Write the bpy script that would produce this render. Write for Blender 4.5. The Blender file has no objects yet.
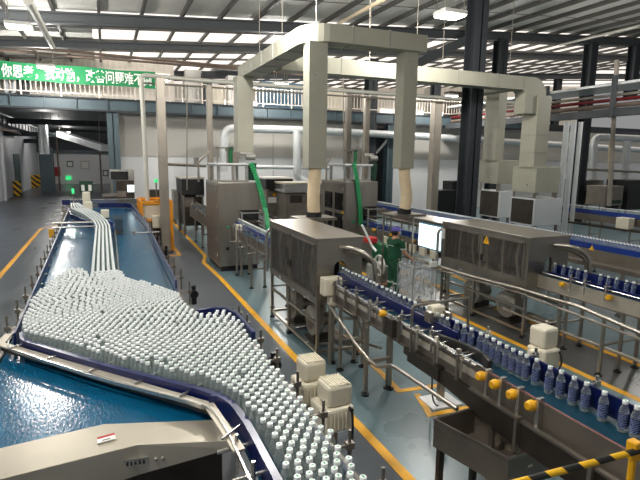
import bpy, bmesh, math, random
from mathutils import Vector, Matrix
random.seed(7)
S = bpy.context.scene
COL = S.collection
PI = math.pi

# ---------------------------------------------------------------- camera, world, exposure
CAM_Z = 3.0
FPX = 503.0
AX = Vector((0.92141581, 0.05129671, -0.38517729))     # world X in camera axes
AY = Vector((-0.3883759, 0.15354396, -0.90861896))
AZ = Vector((0.01253248, 0.98680945, 0.16140024))
ROT = Matrix((AX, AY, AZ))                              # camera -> world
cam_data = bpy.data.cameras.new('camera')
cam = bpy.data.objects.new('camera', cam_data)
COL.objects.link(cam)
cam_data.sensor_fit = 'HORIZONTAL'
cam_data.sensor_width = 36.0
cam_data.lens = 36.0 * FPX / 640.0
cam_data.clip_start = 0.05
cam_data.clip_end = 300
cam.matrix_world = Matrix.Translation((0, 0, CAM_Z)) @ ROT.to_4x4()
S.camera = cam

world = bpy.data.worlds.new('world')
S.world = world
world.use_nodes = True
bg = world.node_tree.nodes['Background']
bg.inputs[0].default_value = (0.98, 0.98, 1.0, 1)
bg.inputs[1].default_value = 0.26
S.view_settings.view_transform = 'Standard'
S.view_settings.look = 'None'
S.view_settings.gamma = 1
S.view_settings.use_curve_mapping = False
S.view_settings.exposure = 0.12
LAMP_POWER = 420
SKYLIGHT = 0.95

def P(x, y, X=None, Y=None, Z=None):
    """world point seen at photo pixel (x, y) on the plane X=, Y= or Z="""
    d = ROT @ Vector(((x - 320) / FPX, (240 - y) / FPX, -1.0))
    if Z is not None: t = (Z - CAM_Z) / d.z
    elif Y is not None: t = Y / d.y
    else: t = X / d.x
    return Vector((0, 0, CAM_Z)) + d * t

# ---------------------------------------------------------------- materials
def lin(c):
    return tuple((v / 12.92 if v <= 0.04045 else ((v + 0.055) / 1.055) ** 2.4) for v in [q / 255.0 for q in c])

def mat(name, rgb, rough=0.5, metal=0.0, var=0.0, scale=8.0, bump=0.0, bscale=60.0, stretch=None, emit=None, estr=0.0, spec=0.5):
    m = bpy.data.materials.new(name)
    m.use_nodes = True
    nt = m.node_tree
    b = nt.nodes['Principled BSDF']
    c = lin(rgb)
    b.inputs['Base Color'].default_value = (*c, 1)
    b.inputs['Roughness'].default_value = rough
    b.inputs['Metallic'].default_value = metal
    b.inputs['Specular IOR Level'].default_value = spec
    tc = nt.nodes.new('ShaderNodeTexCoord')
    src = tc.outputs['Object']
    if stretch:
        mp = nt.nodes.new('ShaderNodeMapping')
        mp.inputs['Scale'].default_value = stretch
        nt.links.new(src, mp.inputs[0]); src = mp.outputs[0]
    if var > 0:
        n = nt.nodes.new('ShaderNodeTexNoise')
        n.inputs['Scale'].default_value = scale
        n.inputs['Detail'].default_value = 4
        nt.links.new(src, n.inputs['Vector'])
        r = nt.nodes.new('ShaderNodeMapRange')
        r.inputs['To Min'].default_value = 1 - var
        r.inputs['To Max'].default_value = 1 + var
        r.inputs['From Min'].default_value = 0.3
        r.inputs['From Max'].default_value = 0.7
        nt.links.new(n.outputs['Fac'], r.inputs['Value'])
        mx = nt.nodes.new('ShaderNodeVectorMath'); mx.operation = 'SCALE'
        mx.inputs[0].default_value = c
        nt.links.new(r.outputs[0], mx.inputs['Scale'])
        nt.links.new(mx.outputs[0], b.inputs['Base Color'])
        r2 = nt.nodes.new('ShaderNodeMapRange')
        r2.inputs['To Min'].default_value = max(0.03, rough * 0.8)
        r2.inputs['To Max'].default_value = min(1, rough * 1.2)
        nt.links.new(n.outputs['Fac'], r2.inputs['Value'])
        nt.links.new(r2.outputs[0], b.inputs['Roughness'])
    if bump > 0:
        n2 = nt.nodes.new('ShaderNodeTexNoise')
        n2.inputs['Scale'].default_value = bscale
        nt.links.new(src, n2.inputs['Vector'])
        bp = nt.nodes.new('ShaderNodeBump')
        bp.inputs['Strength'].default_value = bump
        bp.inputs['Distance'].default_value = 0.01
        nt.links.new(n2.outputs['Fac'], bp.inputs['Height'])
        nt.links.new(bp.outputs[0], b.inputs['Normal'])
    if emit:
        b.inputs['Emission Color'].default_value = (*lin(emit), 1)
        b.inputs['Emission Strength'].default_value = estr
    return m

M = {}
M['steel'] = mat('steel', (165, 158, 148), 0.32, 0.9, 0.10, 3, stretch=(1, 1, 0.2))
M['steel_dull'] = mat('steel_dull', (138, 130, 120), 0.42, 0.75, 0.14, 4)
M['steel_bright'] = mat('steel_bright', (200, 198, 192), 0.25, 0.85, 0.06, 5)
M['steel_panel'] = mat('steel_panel', (200, 192, 176), 0.38, 0.7, 0.06, 2.5)
M['steel_dark'] = mat('steel_dark', (74, 68, 62), 0.42, 0.7, 0.15, 5)
M['black'] = mat('black', (20, 20, 21), 0.45, 0, 0.1)
M['rubber'] = mat('rubber', (28, 27, 26), 0.7)
M['flat_steel'] = mat('flat_steel', (196, 188, 174), 0.5, 0.5, 0.04, 3)
M['iron'] = mat('iron', (156, 154, 146), 0.5, 0.5, 0.15, 12)
M['navy'] = mat('navy', (13, 25, 78), 0.3, 0, 0.08, 6)
M['blue_guide'] = mat('blue_guide', (24, 52, 128), 0.35, 0, 0.08, 6)
M['belt'] = mat('belt', (8, 80, 114), 0.17, 0, 0.13, 5, bump=0.2, bscale=34, stretch=(1.7, 0.6, 1), spec=0.4)
M['belt_small'] = mat('belt_small', (10, 54, 72), 0.4, 0, 0.1, 10)
M['white_box'] = mat('white_box', (222, 214, 192), 0.45, 0, 0.04, 4)
M['white'] = mat('white', (232, 231, 226), 0.5)
M['cap'] = mat('cap', (240, 243, 242), 0.35)
M['cap_mark'] = mat('cap_mark', (40, 150, 90), 0.5)
M['yellow'] = mat('yellow', (228, 168, 22), 0.42, 0, 0.08, 20)
M['orange'] = mat('orange', (232, 150, 32), 0.45, 0, 0.05, 5)
M['wear'] = mat('wear', (150, 96, 92), 0.5)
M['red'] = mat('red', (178, 34, 30), 0.5)
M['line_yellow'] = mat('line_yellow', (226, 164, 26), 0.5, 0, 0.14, 6)
M['duct'] = mat('duct', (160, 158, 142), 0.5, 0.15, 0.05, 2)
M['duct_seam'] = mat('duct_seam', (150, 150, 140), 0.5, 0.2)
M['galvanised'] = mat('galvanised', (216, 219, 219), 0.36, 0.45, 0.03, 6)
M['hose'] = mat('hose', (226, 204, 168), 0.7, 0, 0.05, 8)
M['column'] = mat('column', (46, 50, 54), 0.5, 0.1, 0.08, 2)
M['beam_grey'] = mat('beam_grey', (70, 74, 76), 0.55, 0.1, 0.08, 1)
M['purlin'] = mat('purlin', (88, 86, 82), 0.6, 0.1, 0.1, 1)
M['walk_blue'] = mat('walk_blue', (74, 90, 97), 0.5, 0.05, 0.07, 1)
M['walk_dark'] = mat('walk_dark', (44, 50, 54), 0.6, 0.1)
M['rail_white'] = mat('rail_white', (226, 216, 204), 0.5)
M['roof'] = mat('roof', (214, 213, 206), 0.6, 0.1, 0.10, 0.7, bump=0.4, bscale=6)
M['skylight'] = mat('skylight', (240, 236, 230), 0.6, 0, 0.12, 0.5, emit=(255, 246, 236), estr=SKYLIGHT)
M['wall_grey'] = mat('wall_grey', (188, 184, 176), 0.6, 0, 0.03, 0.4)
M['wall_white'] = mat('wall_white', (226, 226, 226), 0.55, 0, 0.03, 0.4)
M['wall_left'] = mat('wall_left', (196, 198, 204), 0.5, 0, 0.08, 0.5)
M['wall_beige'] = mat('wall_beige', (226, 218, 206), 0.6, 0, 0.03, 0.5)
M['window_lit'] = mat('window_lit', (255, 255, 255), 0.4, emit=(255, 252, 248), estr=1.4)
M['banner'] = mat('banner', (14, 134, 78), 0.6, 0, 0.06, 2)
M['lettering'] = mat('lettering', (244, 250, 240), 0.6)
M['green'] = mat('green', (14, 88, 50), 0.45, 0, 0.1, 10)
M['green_light'] = mat('green_light', (46, 150, 92), 0.4, 0, 0.2, 40)
M['green_dark'] = mat('green_dark', (20, 58, 40), 0.5)
M['uniform'] = mat('uniform', (24, 78, 52), 0.85, 0, 0.12, 14)
M['reflective'] = mat('reflective', (200, 206, 196), 0.5)
M['skin'] = mat('skin', (206, 152, 122), 0.55)
M['cap_purple'] = mat('cap_purple', (116, 108, 190), 0.75)
M['hair'] = mat('hair', (24, 20, 20), 0.5)
M['mask'] = mat('mask', (120, 176, 206), 0.7)
M['blue_cloth'] = mat('blue_cloth', (24, 62, 130), 0.7)
M['dark_glass'] = mat('dark_glass', (30, 28, 27), 0.12, 0, 0.3, 6)
M['screen_black'] = mat('screen_black', (16, 17, 18), 0.2)
M['screen_lit'] = mat('screen_lit', (240, 250, 250), 0.4, emit=(232, 252, 252), estr=1.6)
M['lamp_lit'] = mat('lamp_lit', (255, 255, 255), 0.4, emit=(255, 252, 242), estr=20)
M['green_led'] = mat('green_led', (60, 200, 120), 0.4, emit=(60, 240, 140), estr=0.7)
M['blue_led'] = mat('blue_led', (60, 150, 240), 0.4, emit=(80, 170, 255), estr=2.5)
M['brown_pipe'] = mat('brown_pipe', (120, 104, 92), 0.5, 0.2, 0.1, 4)
M['red_pipe'] = mat('red_pipe', (104, 22, 26), 0.45)
M['post'] = mat('post', (160, 152, 140), 0.42, 0.55, 0.12, 5, stretch=(1, 1, 0.3))
M['conduit'] = mat('conduit', (206, 204, 192), 0.5, 0.2)
M['paper'] = mat('paper', (236, 236, 230), 0.6)
M['blue_panel'] = mat('blue_panel', (120, 160, 188), 0.5)
M['brown'] = mat('brown', (120, 84, 62), 0.6, 0, 0.3, 30)

def clear_mat(name, tint, opacity, rough=0.12, blend=0.35, rim=0.36):
    """thin clear plastic: see-through wall with a glossy skin"""
    m = bpy.data.materials.new(name); m.use_nodes = True
    nt = m.node_tree; nt.nodes.clear()
    out = nt.nodes.new('ShaderNodeOutputMaterial')
    tr = nt.nodes.new('ShaderNodeBsdfTransparent'); tr.inputs[0].default_value = (*lin([255 - (255 - q) * .3 for q in tint]), 1)
    pr = nt.nodes.new('ShaderNodeBsdfPrincipled')
    pr.inputs['Base Color'].default_value = (*lin(tint), 1)
    pr.inputs['Roughness'].default_value = rough
    lw = nt.nodes.new('ShaderNodeLayerWeight'); lw.inputs[0].default_value = blend
    r = nt.nodes.new('ShaderNodeMapRange')
    r.inputs['To Min'].default_value = opacity; r.inputs['To Max'].default_value = min(1, opacity + rim)
    nt.links.new(lw.outputs['Facing'], r.inputs['Value'])
    mx = nt.nodes.new('ShaderNodeMixShader')
    nt.links.new(r.outputs[0], mx.inputs[0]); nt.links.new(tr.outputs[0], mx.inputs[1]); nt.links.new(pr.outputs[0], mx.inputs[2])
    nt.links.new(mx.outputs[0], out.inputs[0])
    return m
M['pet'] = clear_mat('pet', (234, 243, 241), 0.06, 0.10, 0.22, 0.5)
M['wrap'] = clear_mat('wrap', (244, 246, 248), 0.2, 0.15, 0.3, 0.4)
M['pane'] = clear_mat('pane', (130, 126, 120), 0.05, 0.05)

def floor_mat():
    """epoxy floor: blue-grey aisles, dark walkways, painted by where they are"""
    m = mat('floor_epoxy', (112, 118, 122), 0.22, 0, 0.0)
    nt = m.node_tree; b = nt.nodes['Principled BSDF']
    g = nt.nodes.new('ShaderNodeNewGeometry'); sp = nt.nodes.new('ShaderNodeSeparateXYZ')
    nt.links.new(g.outputs['Position'], sp.inputs[0])
    mr = nt.nodes.new('ShaderNodeMapRange'); mr.inputs['From Min'].default_value = -10; mr.inputs['From Max'].default_value = 20
    nt.links.new(sp.outputs['X'], mr.inputs['Value'])
    cr = nt.nodes.new('ShaderNodeValToRGB'); cr.color_ramp.interpolation = 'CONSTANT'
    e = cr.color_ramp.elements
    e[0].position = 0; e[0].color = (*lin((88, 94, 100)), 1)
    e[1].position = (2.5 + 10) / 30; e[1].color = (*lin((96, 118, 124)), 1)
    for x, c in ((6.15, (72, 73, 71)), (7.15, (108, 130, 136))):
        k = e.new((x + 10) / 30); k.color = (*lin(c), 1)
    nt.links.new(mr.outputs[0], cr.inputs[0])
    n = nt.nodes.new('ShaderNodeTexNoise'); n.inputs['Scale'].default_value = 0.8; n.inputs['Detail'].default_value = 6
    nt.links.new(g.outputs['Position'], n.inputs['Vector'])
    r = nt.nodes.new('ShaderNodeMapRange'); r.inputs['From Min'].default_value = 0.3; r.inputs['From Max'].default_value = 0.7
    r.inputs['To Min'].default_value = 0.86; r.inputs['To Max'].default_value = 1.12
    nt.links.new(n.outputs['Fac'], r.inputs['Value'])
    mx = nt.nodes.new('ShaderNodeVectorMath'); mx.operation = 'SCALE'
    nt.links.new(cr.outputs[0], mx.inputs[0]); nt.links.new(r.outputs[0], mx.inputs['Scale'])
    nt.links.new(mx.outputs[0], b.inputs['Base Color'])
    r2 = nt.nodes.new('ShaderNodeMapRange'); r2.inputs['To Min'].default_value = 0.2; r2.inputs['To Max'].default_value = 0.42
    nt.links.new(n.outputs['Fac'], r2.inputs['Value']); nt.links.new(r2.outputs[0], b.inputs['Roughness'])
    return m
M['floor'] = floor_mat()

def hazard_mat():
    m = mat('hazard_stripes', (230, 180, 20), 0.45)
    nt = m.node_tree; b = nt.nodes['Principled BSDF']
    tc = nt.nodes.new('ShaderNodeTexCoord'); sp = nt.nodes.new('ShaderNodeSeparateXYZ')
    nt.links.new(tc.outputs['Object'], sp.inputs[0])
    a = nt.nodes.new('ShaderNodeMath'); a.operation = 'ADD'
    nt.links.new(sp.outputs['X'], a.inputs[0]); nt.links.new(sp.outputs['Z'], a.inputs[1])
    f = nt.nodes.new('ShaderNodeMath'); f.operation = 'MULTIPLY'; f.inputs[1].default_value = 1.0
    nt.links.new(a.outputs[0], f.inputs[0])
    fr = nt.nodes.new('ShaderNodeMath'); fr.operation = 'FRACT'
    nt.links.new(f.outputs[0], fr.inputs[0])
    cr = nt.nodes.new('ShaderNodeValToRGB'); cr.color_ramp.interpolation = 'CONSTANT'
    cr.color_ramp.elements[0].color = (*lin((228, 176, 22)), 1)
    cr.color_ramp.elements[1].position = 0.5; cr.color_ramp.elements[1].color = (*lin((26, 26, 24)), 1)
    nt.links.new(fr.outputs[0], cr.inputs[0]); nt.links.new(cr.outputs[0], b.inputs['Base Color'])
    m['f'] = 1
    return m, f
M['hazard'], _hz = hazard_mat(); _hz.inputs[1].default_value = 2.2
M['hazard_fine'], _hz2 = hazard_mat(); _hz2.inputs[1].default_value = 4.5
def corrugated(name, rgb, period):
    m = mat(name, rgb, 0.55)
    nt = m.node_tree; b = nt.nodes['Principled BSDF']
    w = nt.nodes.new('ShaderNodeTexWave'); w.inputs['Scale'].default_value = period; w.bands_direction = 'X'
    tc = nt.nodes.new('ShaderNodeTexCoord'); nt.links.new(tc.outputs['Object'], w.inputs['Vector'])
    bp = nt.nodes.new('ShaderNodeBump'); bp.inputs['Strength'].default_value = 0.4; bp.inputs['Distance'].default_value = 0.03
    nt.links.new(w.outputs['Fac'], bp.inputs['Height']); nt.links.new(bp.outputs[0], b.inputs['Normal'])
    return m
M['corrugated'] = corrugated('corrugated', (226, 218, 206), 1.2)

# ---------------------------------------------------------------- mesh helpers
class MB:
    def __init__(self): self.v = []; self.f = []; self.mi = []; self.cur = 0
    def add(self, vs, fs):
        n = len(self.v); self.v += [tuple(p) for p in vs]
        self.f += [tuple(i + n for i in f) for f in fs]; self.mi += [self.cur] * len(fs)
        return self
    def use(self, i): self.cur = i; return self
    def box(self, x0, x1, y0, y1, z0, z1):
        vs = [(x, y, z) for z in (z0, z1) for y in (y0, y1) for x in (x0, x1)]
        return self.add(vs, [(0, 2, 3, 1), (4, 5, 7, 6), (0, 1, 5, 4), (2, 6, 7, 3), (0, 4, 6, 2), (1, 3, 7, 5)])
    def obox(self, c, sx, sy, sz, rz=0.0):
        """box centred in x, y on c with its bottom at c.z, turned about z"""
        ca, sa = math.cos(rz), math.sin(rz); vs = []
        for z in (0, sz):
            for y in (-sy / 2, sy / 2):
                for x in (-sx / 2, sx / 2):
                    vs.append((c[0] + x * ca - y * sa, c[1] + x * sa + y * ca, c[2] + z))
        return self.add(vs, [(0, 2, 3, 1), (4, 5, 7, 6), (0, 1, 5, 4), (2, 6, 7, 3), (0, 4, 6, 2), (1, 3, 7, 5)])
    def bar(self, p, q, w, h, up=(0, 0, 1)):
        p, q = Vector(p), Vector(q); d = (q - p).normalized(); up = Vector(up)
        if abs(d.dot(up)) > 0.98: up = Vector((0, 1, 0))
        s = d.cross(up).normalized(); u = s.cross(d).normalized(); vs = []
        for o in (p, q):
            for a, b in ((-1, -1), (1, -1), (1, 1), (-1, 1)): vs.append(o + s * a * w / 2 + u * b * h / 2)
        return self.add(vs, [(3, 2, 1, 0), (4, 5, 6, 7), (0, 1, 5, 4), (1, 2, 6, 5), (2, 3, 7, 6), (3, 0, 4, 7)])
    def tube(self, pts, r, n=8):
        pts = [Vector(p) for p in pts]; k = len(pts); rings = []; prev = None
        for i, p in enumerate(pts):
            t = (pts[min(i + 1, k - 1)] - pts[max(i - 1, 0)]).normalized()
            if prev is None:
                a = Vector((0, 0, 1)) if abs(t.z) < 0.9 else Vector((1, 0, 0))
                s = t.cross(a).normalized()
            else: s = (prev - t * prev.dot(t)).normalized()
            prev = s; u = t.cross(s); rr = r[i] if isinstance(r, (list, tuple)) else r
            rings.append([p + (s * math.cos(2 * PI * j / n) + u * math.sin(2 * PI * j / n)) * rr for j in range(n)])
        vs = [q for ring in rings for q in ring]; fs = []
        for i in range(k - 1):
            for j in range(n):
                a, b = i * n + j, i * n + (j + 1) % n; fs.append((a, b, b + n, a + n))
        fs.append(tuple(reversed(range(n)))); fs.append(tuple((k - 1) * n + j for j in range(n)))
        return self.add(vs, fs)
    def cyl(self, c, r, h, axis='Z', n=16):
        e = {'X': (h, 0, 0), 'Y': (0, h, 0), 'Z': (0, 0, h)}[axis]
        return self.tube([c, Vector(c) + Vector(e)], r, n)
    def lathe(self, prof, c=(0, 0, 0), n=16, axis='Z'):
        vs = []; fs = []; k = len(prof); c = Vector(c)
        for r, h in prof:
            for j in range(n):
                a = 2 * PI * j / n; x, y = r * math.cos(a), r * math.sin(a)
                q = {'Z': (x, y, h), 'X': (h, x, y), 'Y': (y, h, x)}[axis]
                vs.append(c + Vector(q))
        for i in range(k - 1):
            for j in range(n):
                a, b = i * n + j, i * n + (j + 1) % n; fs.append((a, b, b + n, a + n))
        if prof[0][0] > 1e-6: fs.append(tuple(reversed(range(n))))
        if prof[-1][0] > 1e-6: fs.append(tuple((k - 1) * n + j for j in range(n)))
        return self.add(vs, fs)
    def prism(self, poly, z0, z1):
        n = len(poly); vs = [(p[0], p[1], z0) for p in poly] + [(p[0], p[1], z1) for p in poly]
        fs = [tuple(reversed(range(n))), tuple(range(n, 2 * n))] + [(i, (i + 1) % n, (i + 1) % n + n, i + n) for i in range(n)]
        return self.add(vs, fs)
    def extrude(self, poly, d):
        n = len(poly); d = Vector(d); vs = [Vector(p) for p in poly] + [Vector(p) + d for p in poly]
        fs = [tuple(reversed(range(n))), tuple(range(n, 2 * n))] + [(i, (i + 1) % n, (i + 1) % n + n, i + n) for i in range(n)]
        return self.add(vs, fs)
    def strip(self, line, w, z0, z1):
        """a wall of width w standing along a plan polyline"""
        pts = [Vector((p[0], p[1], 0)) for p in line]; L = []; R = []
        for i, p in enumerate(pts):
            a = (p - pts[i - 1]).normalized() if i else (pts[1] - p).normalized()
            b = (pts[i + 1] - p).normalized() if i < len(pts) - 1 else a
            t = (a + b).normalized(); nrm = Vector((-t.y, t.x, 0)); k = w / 2 / max(0.4, t.dot(a))
            L.append(p + nrm * k); R.append(p - nrm * k)
        vs = []
        for l, r in zip(L, R):
            vs += [(l.x, l.y, z0), (r.x, r.y, z0), (r.x, r.y, z1), (l.x, l.y, z1)]
        fs = [(0, 3, 2, 1)]; m = len(pts)
        for i in range(m - 1):
            for j in range(4):
                a, b = i * 4 + j, i * 4 + (j + 1) % 4; fs.append((a, b, b + 4, a + 4))
        e = (m - 1) * 4; fs.append((e, e + 1, e + 2, e + 3))
        return self.add(vs, fs)
    def build(self, name, m, parent=None, smooth=False, bevel=0.0, loc=None):
        me = bpy.data.meshes.new(name)
        off = Vector((0, 0, 0))
        if parent is not None:
            q = parent
            while q is not None: off += q.location; q = q.parent
        elif loc is not None: off = Vector(loc)
        me.from_pydata([(p[0] - off.x, p[1] - off.y, p[2] - off.z) for p in self.v], [], self.f)
        for mm in (m if isinstance(m, (list, tuple)) else [m]): me.materials.append(M[mm] if isinstance(mm, str) else mm)
        if isinstance(m, (list, tuple)): me.polygons.foreach_set('material_index', self.mi)
        bm = bmesh.new(); bm.from_mesh(me); bmesh.ops.recalc_face_normals(bm, faces=bm.faces); bm.to_mesh(me); bm.free()
        if smooth:
            me.polygons.foreach_set('use_smooth', [True] * len(me.polygons))
            me.set_sharp_from_angle(angle=math.radians(40))
        o = bpy.data.objects.new(name, me); COL.objects.link(o)
        if parent is not None: o.parent = parent
        elif loc is not None: o.location = loc
        if bevel:
            b = o.modifiers.new('bevel', 'BEVEL'); b.width = bevel; b.segments = 2; b.limit_method = 'ANGLE'
        return o

def tag(o, label, cat, group=None, kind=None):
    o['label'] = label; o['category'] = cat
    if group: o['group'] = group
    if kind: o['kind'] = kind
    return o
def thing(name, loc, label, cat, group=None):
    o = bpy.data.objects.new(name, None); COL.objects.link(o)
    o.empty_display_size = 0.1; o.location = loc
    return tag(o, label, cat, group)
def struct(name, mb, m, **k):
    o = mb.build(name, m, **k); o['kind'] = 'structure'; return o
def copy_thing(o, loc):
    c = o.copy(); COL.objects.link(c); c.location = loc
    for ch in o.children:
        d = ch.copy(); COL.objects.link(d); d.parent = c
        for g in ch.children:
            e = g.copy(); COL.objects.link(e); e.parent = d
    return c
def arc(p0, p1, p2, n=6):
    """quadratic bend from p0 to p2 around p1"""
    p0, p1, p2 = Vector(p0), Vector(p1), Vector(p2)
    return [p0 * (1 - t) ** 2 + p1 * 2 * t * (1 - t) + p2 * t * t for t in [i / n for i in range(n + 1)]]
def rounded(pts, r, n=5):
    """polyline with its corners rounded"""
    pts = [Vector(p) for p in pts]; out = [pts[0]]
    for i in range(1, len(pts) - 1):
        a = (pts[i - 1] - pts[i]); b = (pts[i + 1] - pts[i]); k = min(r, a.length / 2, b.length / 2)
        out += arc(pts[i] + a.normalized() * k, pts[i], pts[i] + b.normalized() * k, n)
    return out + [pts[-1]]

# ================================================================ LIGHTS OF THE HALL (fixtures are built with them)
def roof_z(x): return 7.1 + 0.0685 * (x - 1.86)
def high_bay(x, y, label, z=6.3, power=1.0):
    t = thing('high_bay_lamp', (x, y, z), label, 'ceiling light', 'high bay lamps')
    MB().box(x - .32, x + .32, y - .24, y + .24, z + .03, z + .13).build('lamp_housing', 'white', t, bevel=.02)
    MB().box(x - .29, x + .29, y - .21, y + .21, z + .0, z + .03).build('diffuser', 'lamp_lit', t)
    for sx in (-.25, .25):
        for sy in (-.18, .18):
            MB().tube([(x + sx, y + sy, z + .12), (x + sx, y + sy, roof_z(x) + .47 if z > 6 else 5.3)], .008, 5).build('suspension_wire', 'post', t)
    l = bpy.data.lights.new('high_bay_light', 'POINT'); l.shadow_soft_size = .2
    l.energy = LAMP_POWER * power; l.color = (1.0, 0.97, 0.92)
    o = bpy.data.objects.new('high_bay_light', l); COL.objects.link(o); o.location = (0, 0, -.24); o.parent = t
    return t
high_bay(-1.93, 16.1, 'lit high bay lamp hanging high above the far end of the bottle table')
high_bay(-1.93, 22.9, 'lit high bay lamp hanging in front of the green banner')
high_bay(7.63, 10.35, 'lit high bay lamp under the roof beside the tall dark column')
high_bay(7.63, 22.9, 'lit high bay lamp in front of the walkway railing left of the nearest drop duct')
high_bay(17.2, 22.9, 'lit high bay lamp in front of the walkway railing right of the second drop duct')
for x, y, pw in ((2.85, 9.4, 1.3), (-1.93, 2.7, 1.5), (2.85, 2.7, .45), (17.2, 10.35, 1.0)):  # extra lamps added out of view to light the table and machines
    high_bay(x, y, 'unseen high bay lamp added under the roof to light table and machines', power=pw)
high_bay(-3.0, 33, 'added lamp brightening the left aisle, unseen behind the first dark crossbeam', 4.72, .28)  # this and the next two: lamps added out of sight to brighten the aisle
high_bay(-3.0, 40, 'added lamp brightening the left aisle, unseen behind the crossbeams', 5.02, .35)
high_bay(-3.0, 50, 'added lamp brightening the left aisle, unseen behind the last crossbeam', 4.9, .4)

# ================================================================ STRUCTURE
fl = struct('floor', MB().box(-8, 46, -5, 64, -.2, 0), 'floor')
def line(pts, w, name='yellow_line'):
    return MB().strip(pts, w, 0.0, .004).build(name, 'line_yellow', fl)
line([(2.5, 1.0), (2.5, 12.4), (2.44, 14.3), (2.66, 15.2), (2.72, 23.6)], .11)
line([(-2.56, 9.0), (-2.56, 23.2), (-1.7, 24.3)], .12)
line([(6.12, 1.0), (6.12, 14.0)], .11)
line([(7.2, 1.0), (7.2, 13.5)], .10)
line([(1.0, 15.6), (1.95, 15.6), (1.95, 17.6)], .11)
line([P(344, 335, Z=0), P(399, 391, Z=0), P(450, 384, Z=0), P(474, 403, Z=0)], .09)
line([P(417, 394, Z=0), P(430, 415, Z=0), P(470, 407, Z=0)], .08)
line([P(386, 245, Z=0), P(470, 283, Z=0)], .09)

def wall(name, *b, m='wall_white'):
    return struct(name, MB().box(*b), m)
wl = wall('wall_left', -6.4, -6.2, 4, 58.2, 0, 7.2, m='wall_left')
wall('wall_end', -6.4, .5, 58, 58.2, 0, 5.0)
wall('wall_hall', .42, .62, 25.9, 58, 0, 4.95)
wb = wall('wall_back', .62, 46, 25.9, 26.1, 0, 3.0)
MB().box(.62, 46, 25.88, 26.1, 3.0, 4.95).build('upper_panel', 'wall_grey', wb)
MB().box(.62, 46, 25.85, 25.9, 2.97, 3.03).build('dado_strip', 'wall_grey', wb)
for x in (8.2, 14.6, 20.5, 27):
    MB().box(x, x + .02, 25.86, 25.9, 0, 4.9).build('panel_joint', 'duct_seam', wb)
struct('wall_upper', MB().box(-6.4, 3.4, 27.1, 27.3, 5.4, 7.75), 'corrugated')
wu = struct('wall_clerestory', MB().box(3.4, 46, 39, 39.2, 5.4, 11), 'wall_beige')
for k, (a, b) in enumerate(((4.5, 9), (10, 13), (15.5, 20), (22, 30), (32, 40))):
    w = struct('window_%d' % (k + 1), MB().box(a, b, 38.9, 39.0, 5.9, 7.2), 'window_lit')
w = struct('window_6', MB().box(.2, 3.2, 27.02, 27.1, 6.62, 7.0), 'window_lit')

RO = .50                                            # roof sheet above the beam soffit
def roof_sheet(x0, x1, y0, y1):
    return MB().extrude([(x0, y0, roof_z(x0) + RO), (x1, y0, roof_z(x1) + RO), (x1, y0, roof_z(x1) + RO + .1), (x0, y0, roof_z(x0) + RO + .1)], (0, y1 - y0, 0))
ce = struct('ceiling', roof_sheet(-8, 46, -5, 18.25), 'roof')
roof_sheet(-8, 46, 18.8, 19.7).build('roof_panel', 'roof', ce)
roof_sheet(-8, -.2, 19.7, 40).build('roof_panel', 'roof', ce)
roof_sheet(-8, 46, 18.25, 18.8).build('skylight_panel', 'skylight', ce)
roof_sheet(-.2, 46, 19.7, 40).build('skylight_panel', 'skylight', ce)
for i in range(33):
    x = -6.3 + 1.27 * i
    z = roof_z(x)
    MB().box(x - .045, x + .045, -5, 18.1, z + .36, z + RO).box(x - .045, x + .045, 18.1, 39, z + .38, z + RO).build('purlin', 'purlin', ce)
for y in (3, 5.5, 8, 10.5, 13, 15.5):
    MB().tube([(-8, y, roof_z(-8) + .42), (40, y, roof_z(40) + .42)], .012, 5).build('tie_rod', 'purlin', ce)
for y in (20.2, 22.4, 24.4, 26.2, 28, 31, 34, 36.5):
    MB().bar((-8, y, roof_z(-8) + .44), (44, y, roof_z(44) + .44), .08, .1).build('roof_batten', 'purlin', ce)

def frame_beam(y, h, w, label, dz=0.0, m='beam_grey'):
    b = MB()
    for (a, c) in ((0, .05), (h - .05, .05)):
        b.extrude([(-8, y - w / 2, roof_z(-8) - .0 + a + dz), (46, y - w / 2, roof_z(46) + a + dz), (46, y - w / 2, roof_z(46) + a + c + dz), (-8, y - w / 2, roof_z(-8) + a + c + dz)], (0, w, 0))
    b.extrude([(-8, y - .02, roof_z(-8) + dz), (46, y - .02, roof_z(46) + dz), (46, y - .02, roof_z(46) + h + dz), (-8, y - .02, roof_z(-8) + h + dz)], (0, .04, 0))
    o = b.build('roof_beam', m); o['kind'] = 'structure'
    return tag(o, label, 'roof beam')
frame_beam(18.0, .36, .24, 'long dark steel roof beam crossing the hall above the ducts')
frame_beam(21.6, .26, .16, 'thinner steel roof beam behind the long dark beam', -.02)
frame_beam(29.5, .4, .26, 'steel roof beam at the far end of the skylights', -.05)

def column(x, y, z0, z1, w, label, m='column', d=None):
    d = d or w; b = MB()
    b.box(x - w / 2, x + w / 2, y - d / 2, y - d / 2 + .03, z0, z1).box(x - w / 2, x + w / 2, y + d / 2 - .03, y + d / 2, z0, z1).box(x - .02, x + .02, y - d / 2, y + d / 2, z0, z1)
    b.box(x - w / 2 + .02, x + w / 2 - .02, y - d / 2 + .04, y - d / 2 + .06, z0, z1)
    o = b.build('steel_column', m); o['kind'] = 'structure'
    return tag(o, label, 'steel column')
column(10.5, 12.9, 0, roof_z(10.5) + .3, .46, 'tall dark steel column rising beyond the second dryer cabinet to the roof beam')
column(.40, 25.25, 0, 4.9, .5, 'blue grey steel column under the walkway at the hall opening', m='walk_blue')
column(13.6, 25.2, 0, 8.3, .55, 'dark steel column behind the second hanging duct')
column(P(388, 170, Y=25.2).x, 25.2, 0, 4.9, .42, 'blue grey steel column with diagonal brace under the walkway', m='walk_blue')
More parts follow.
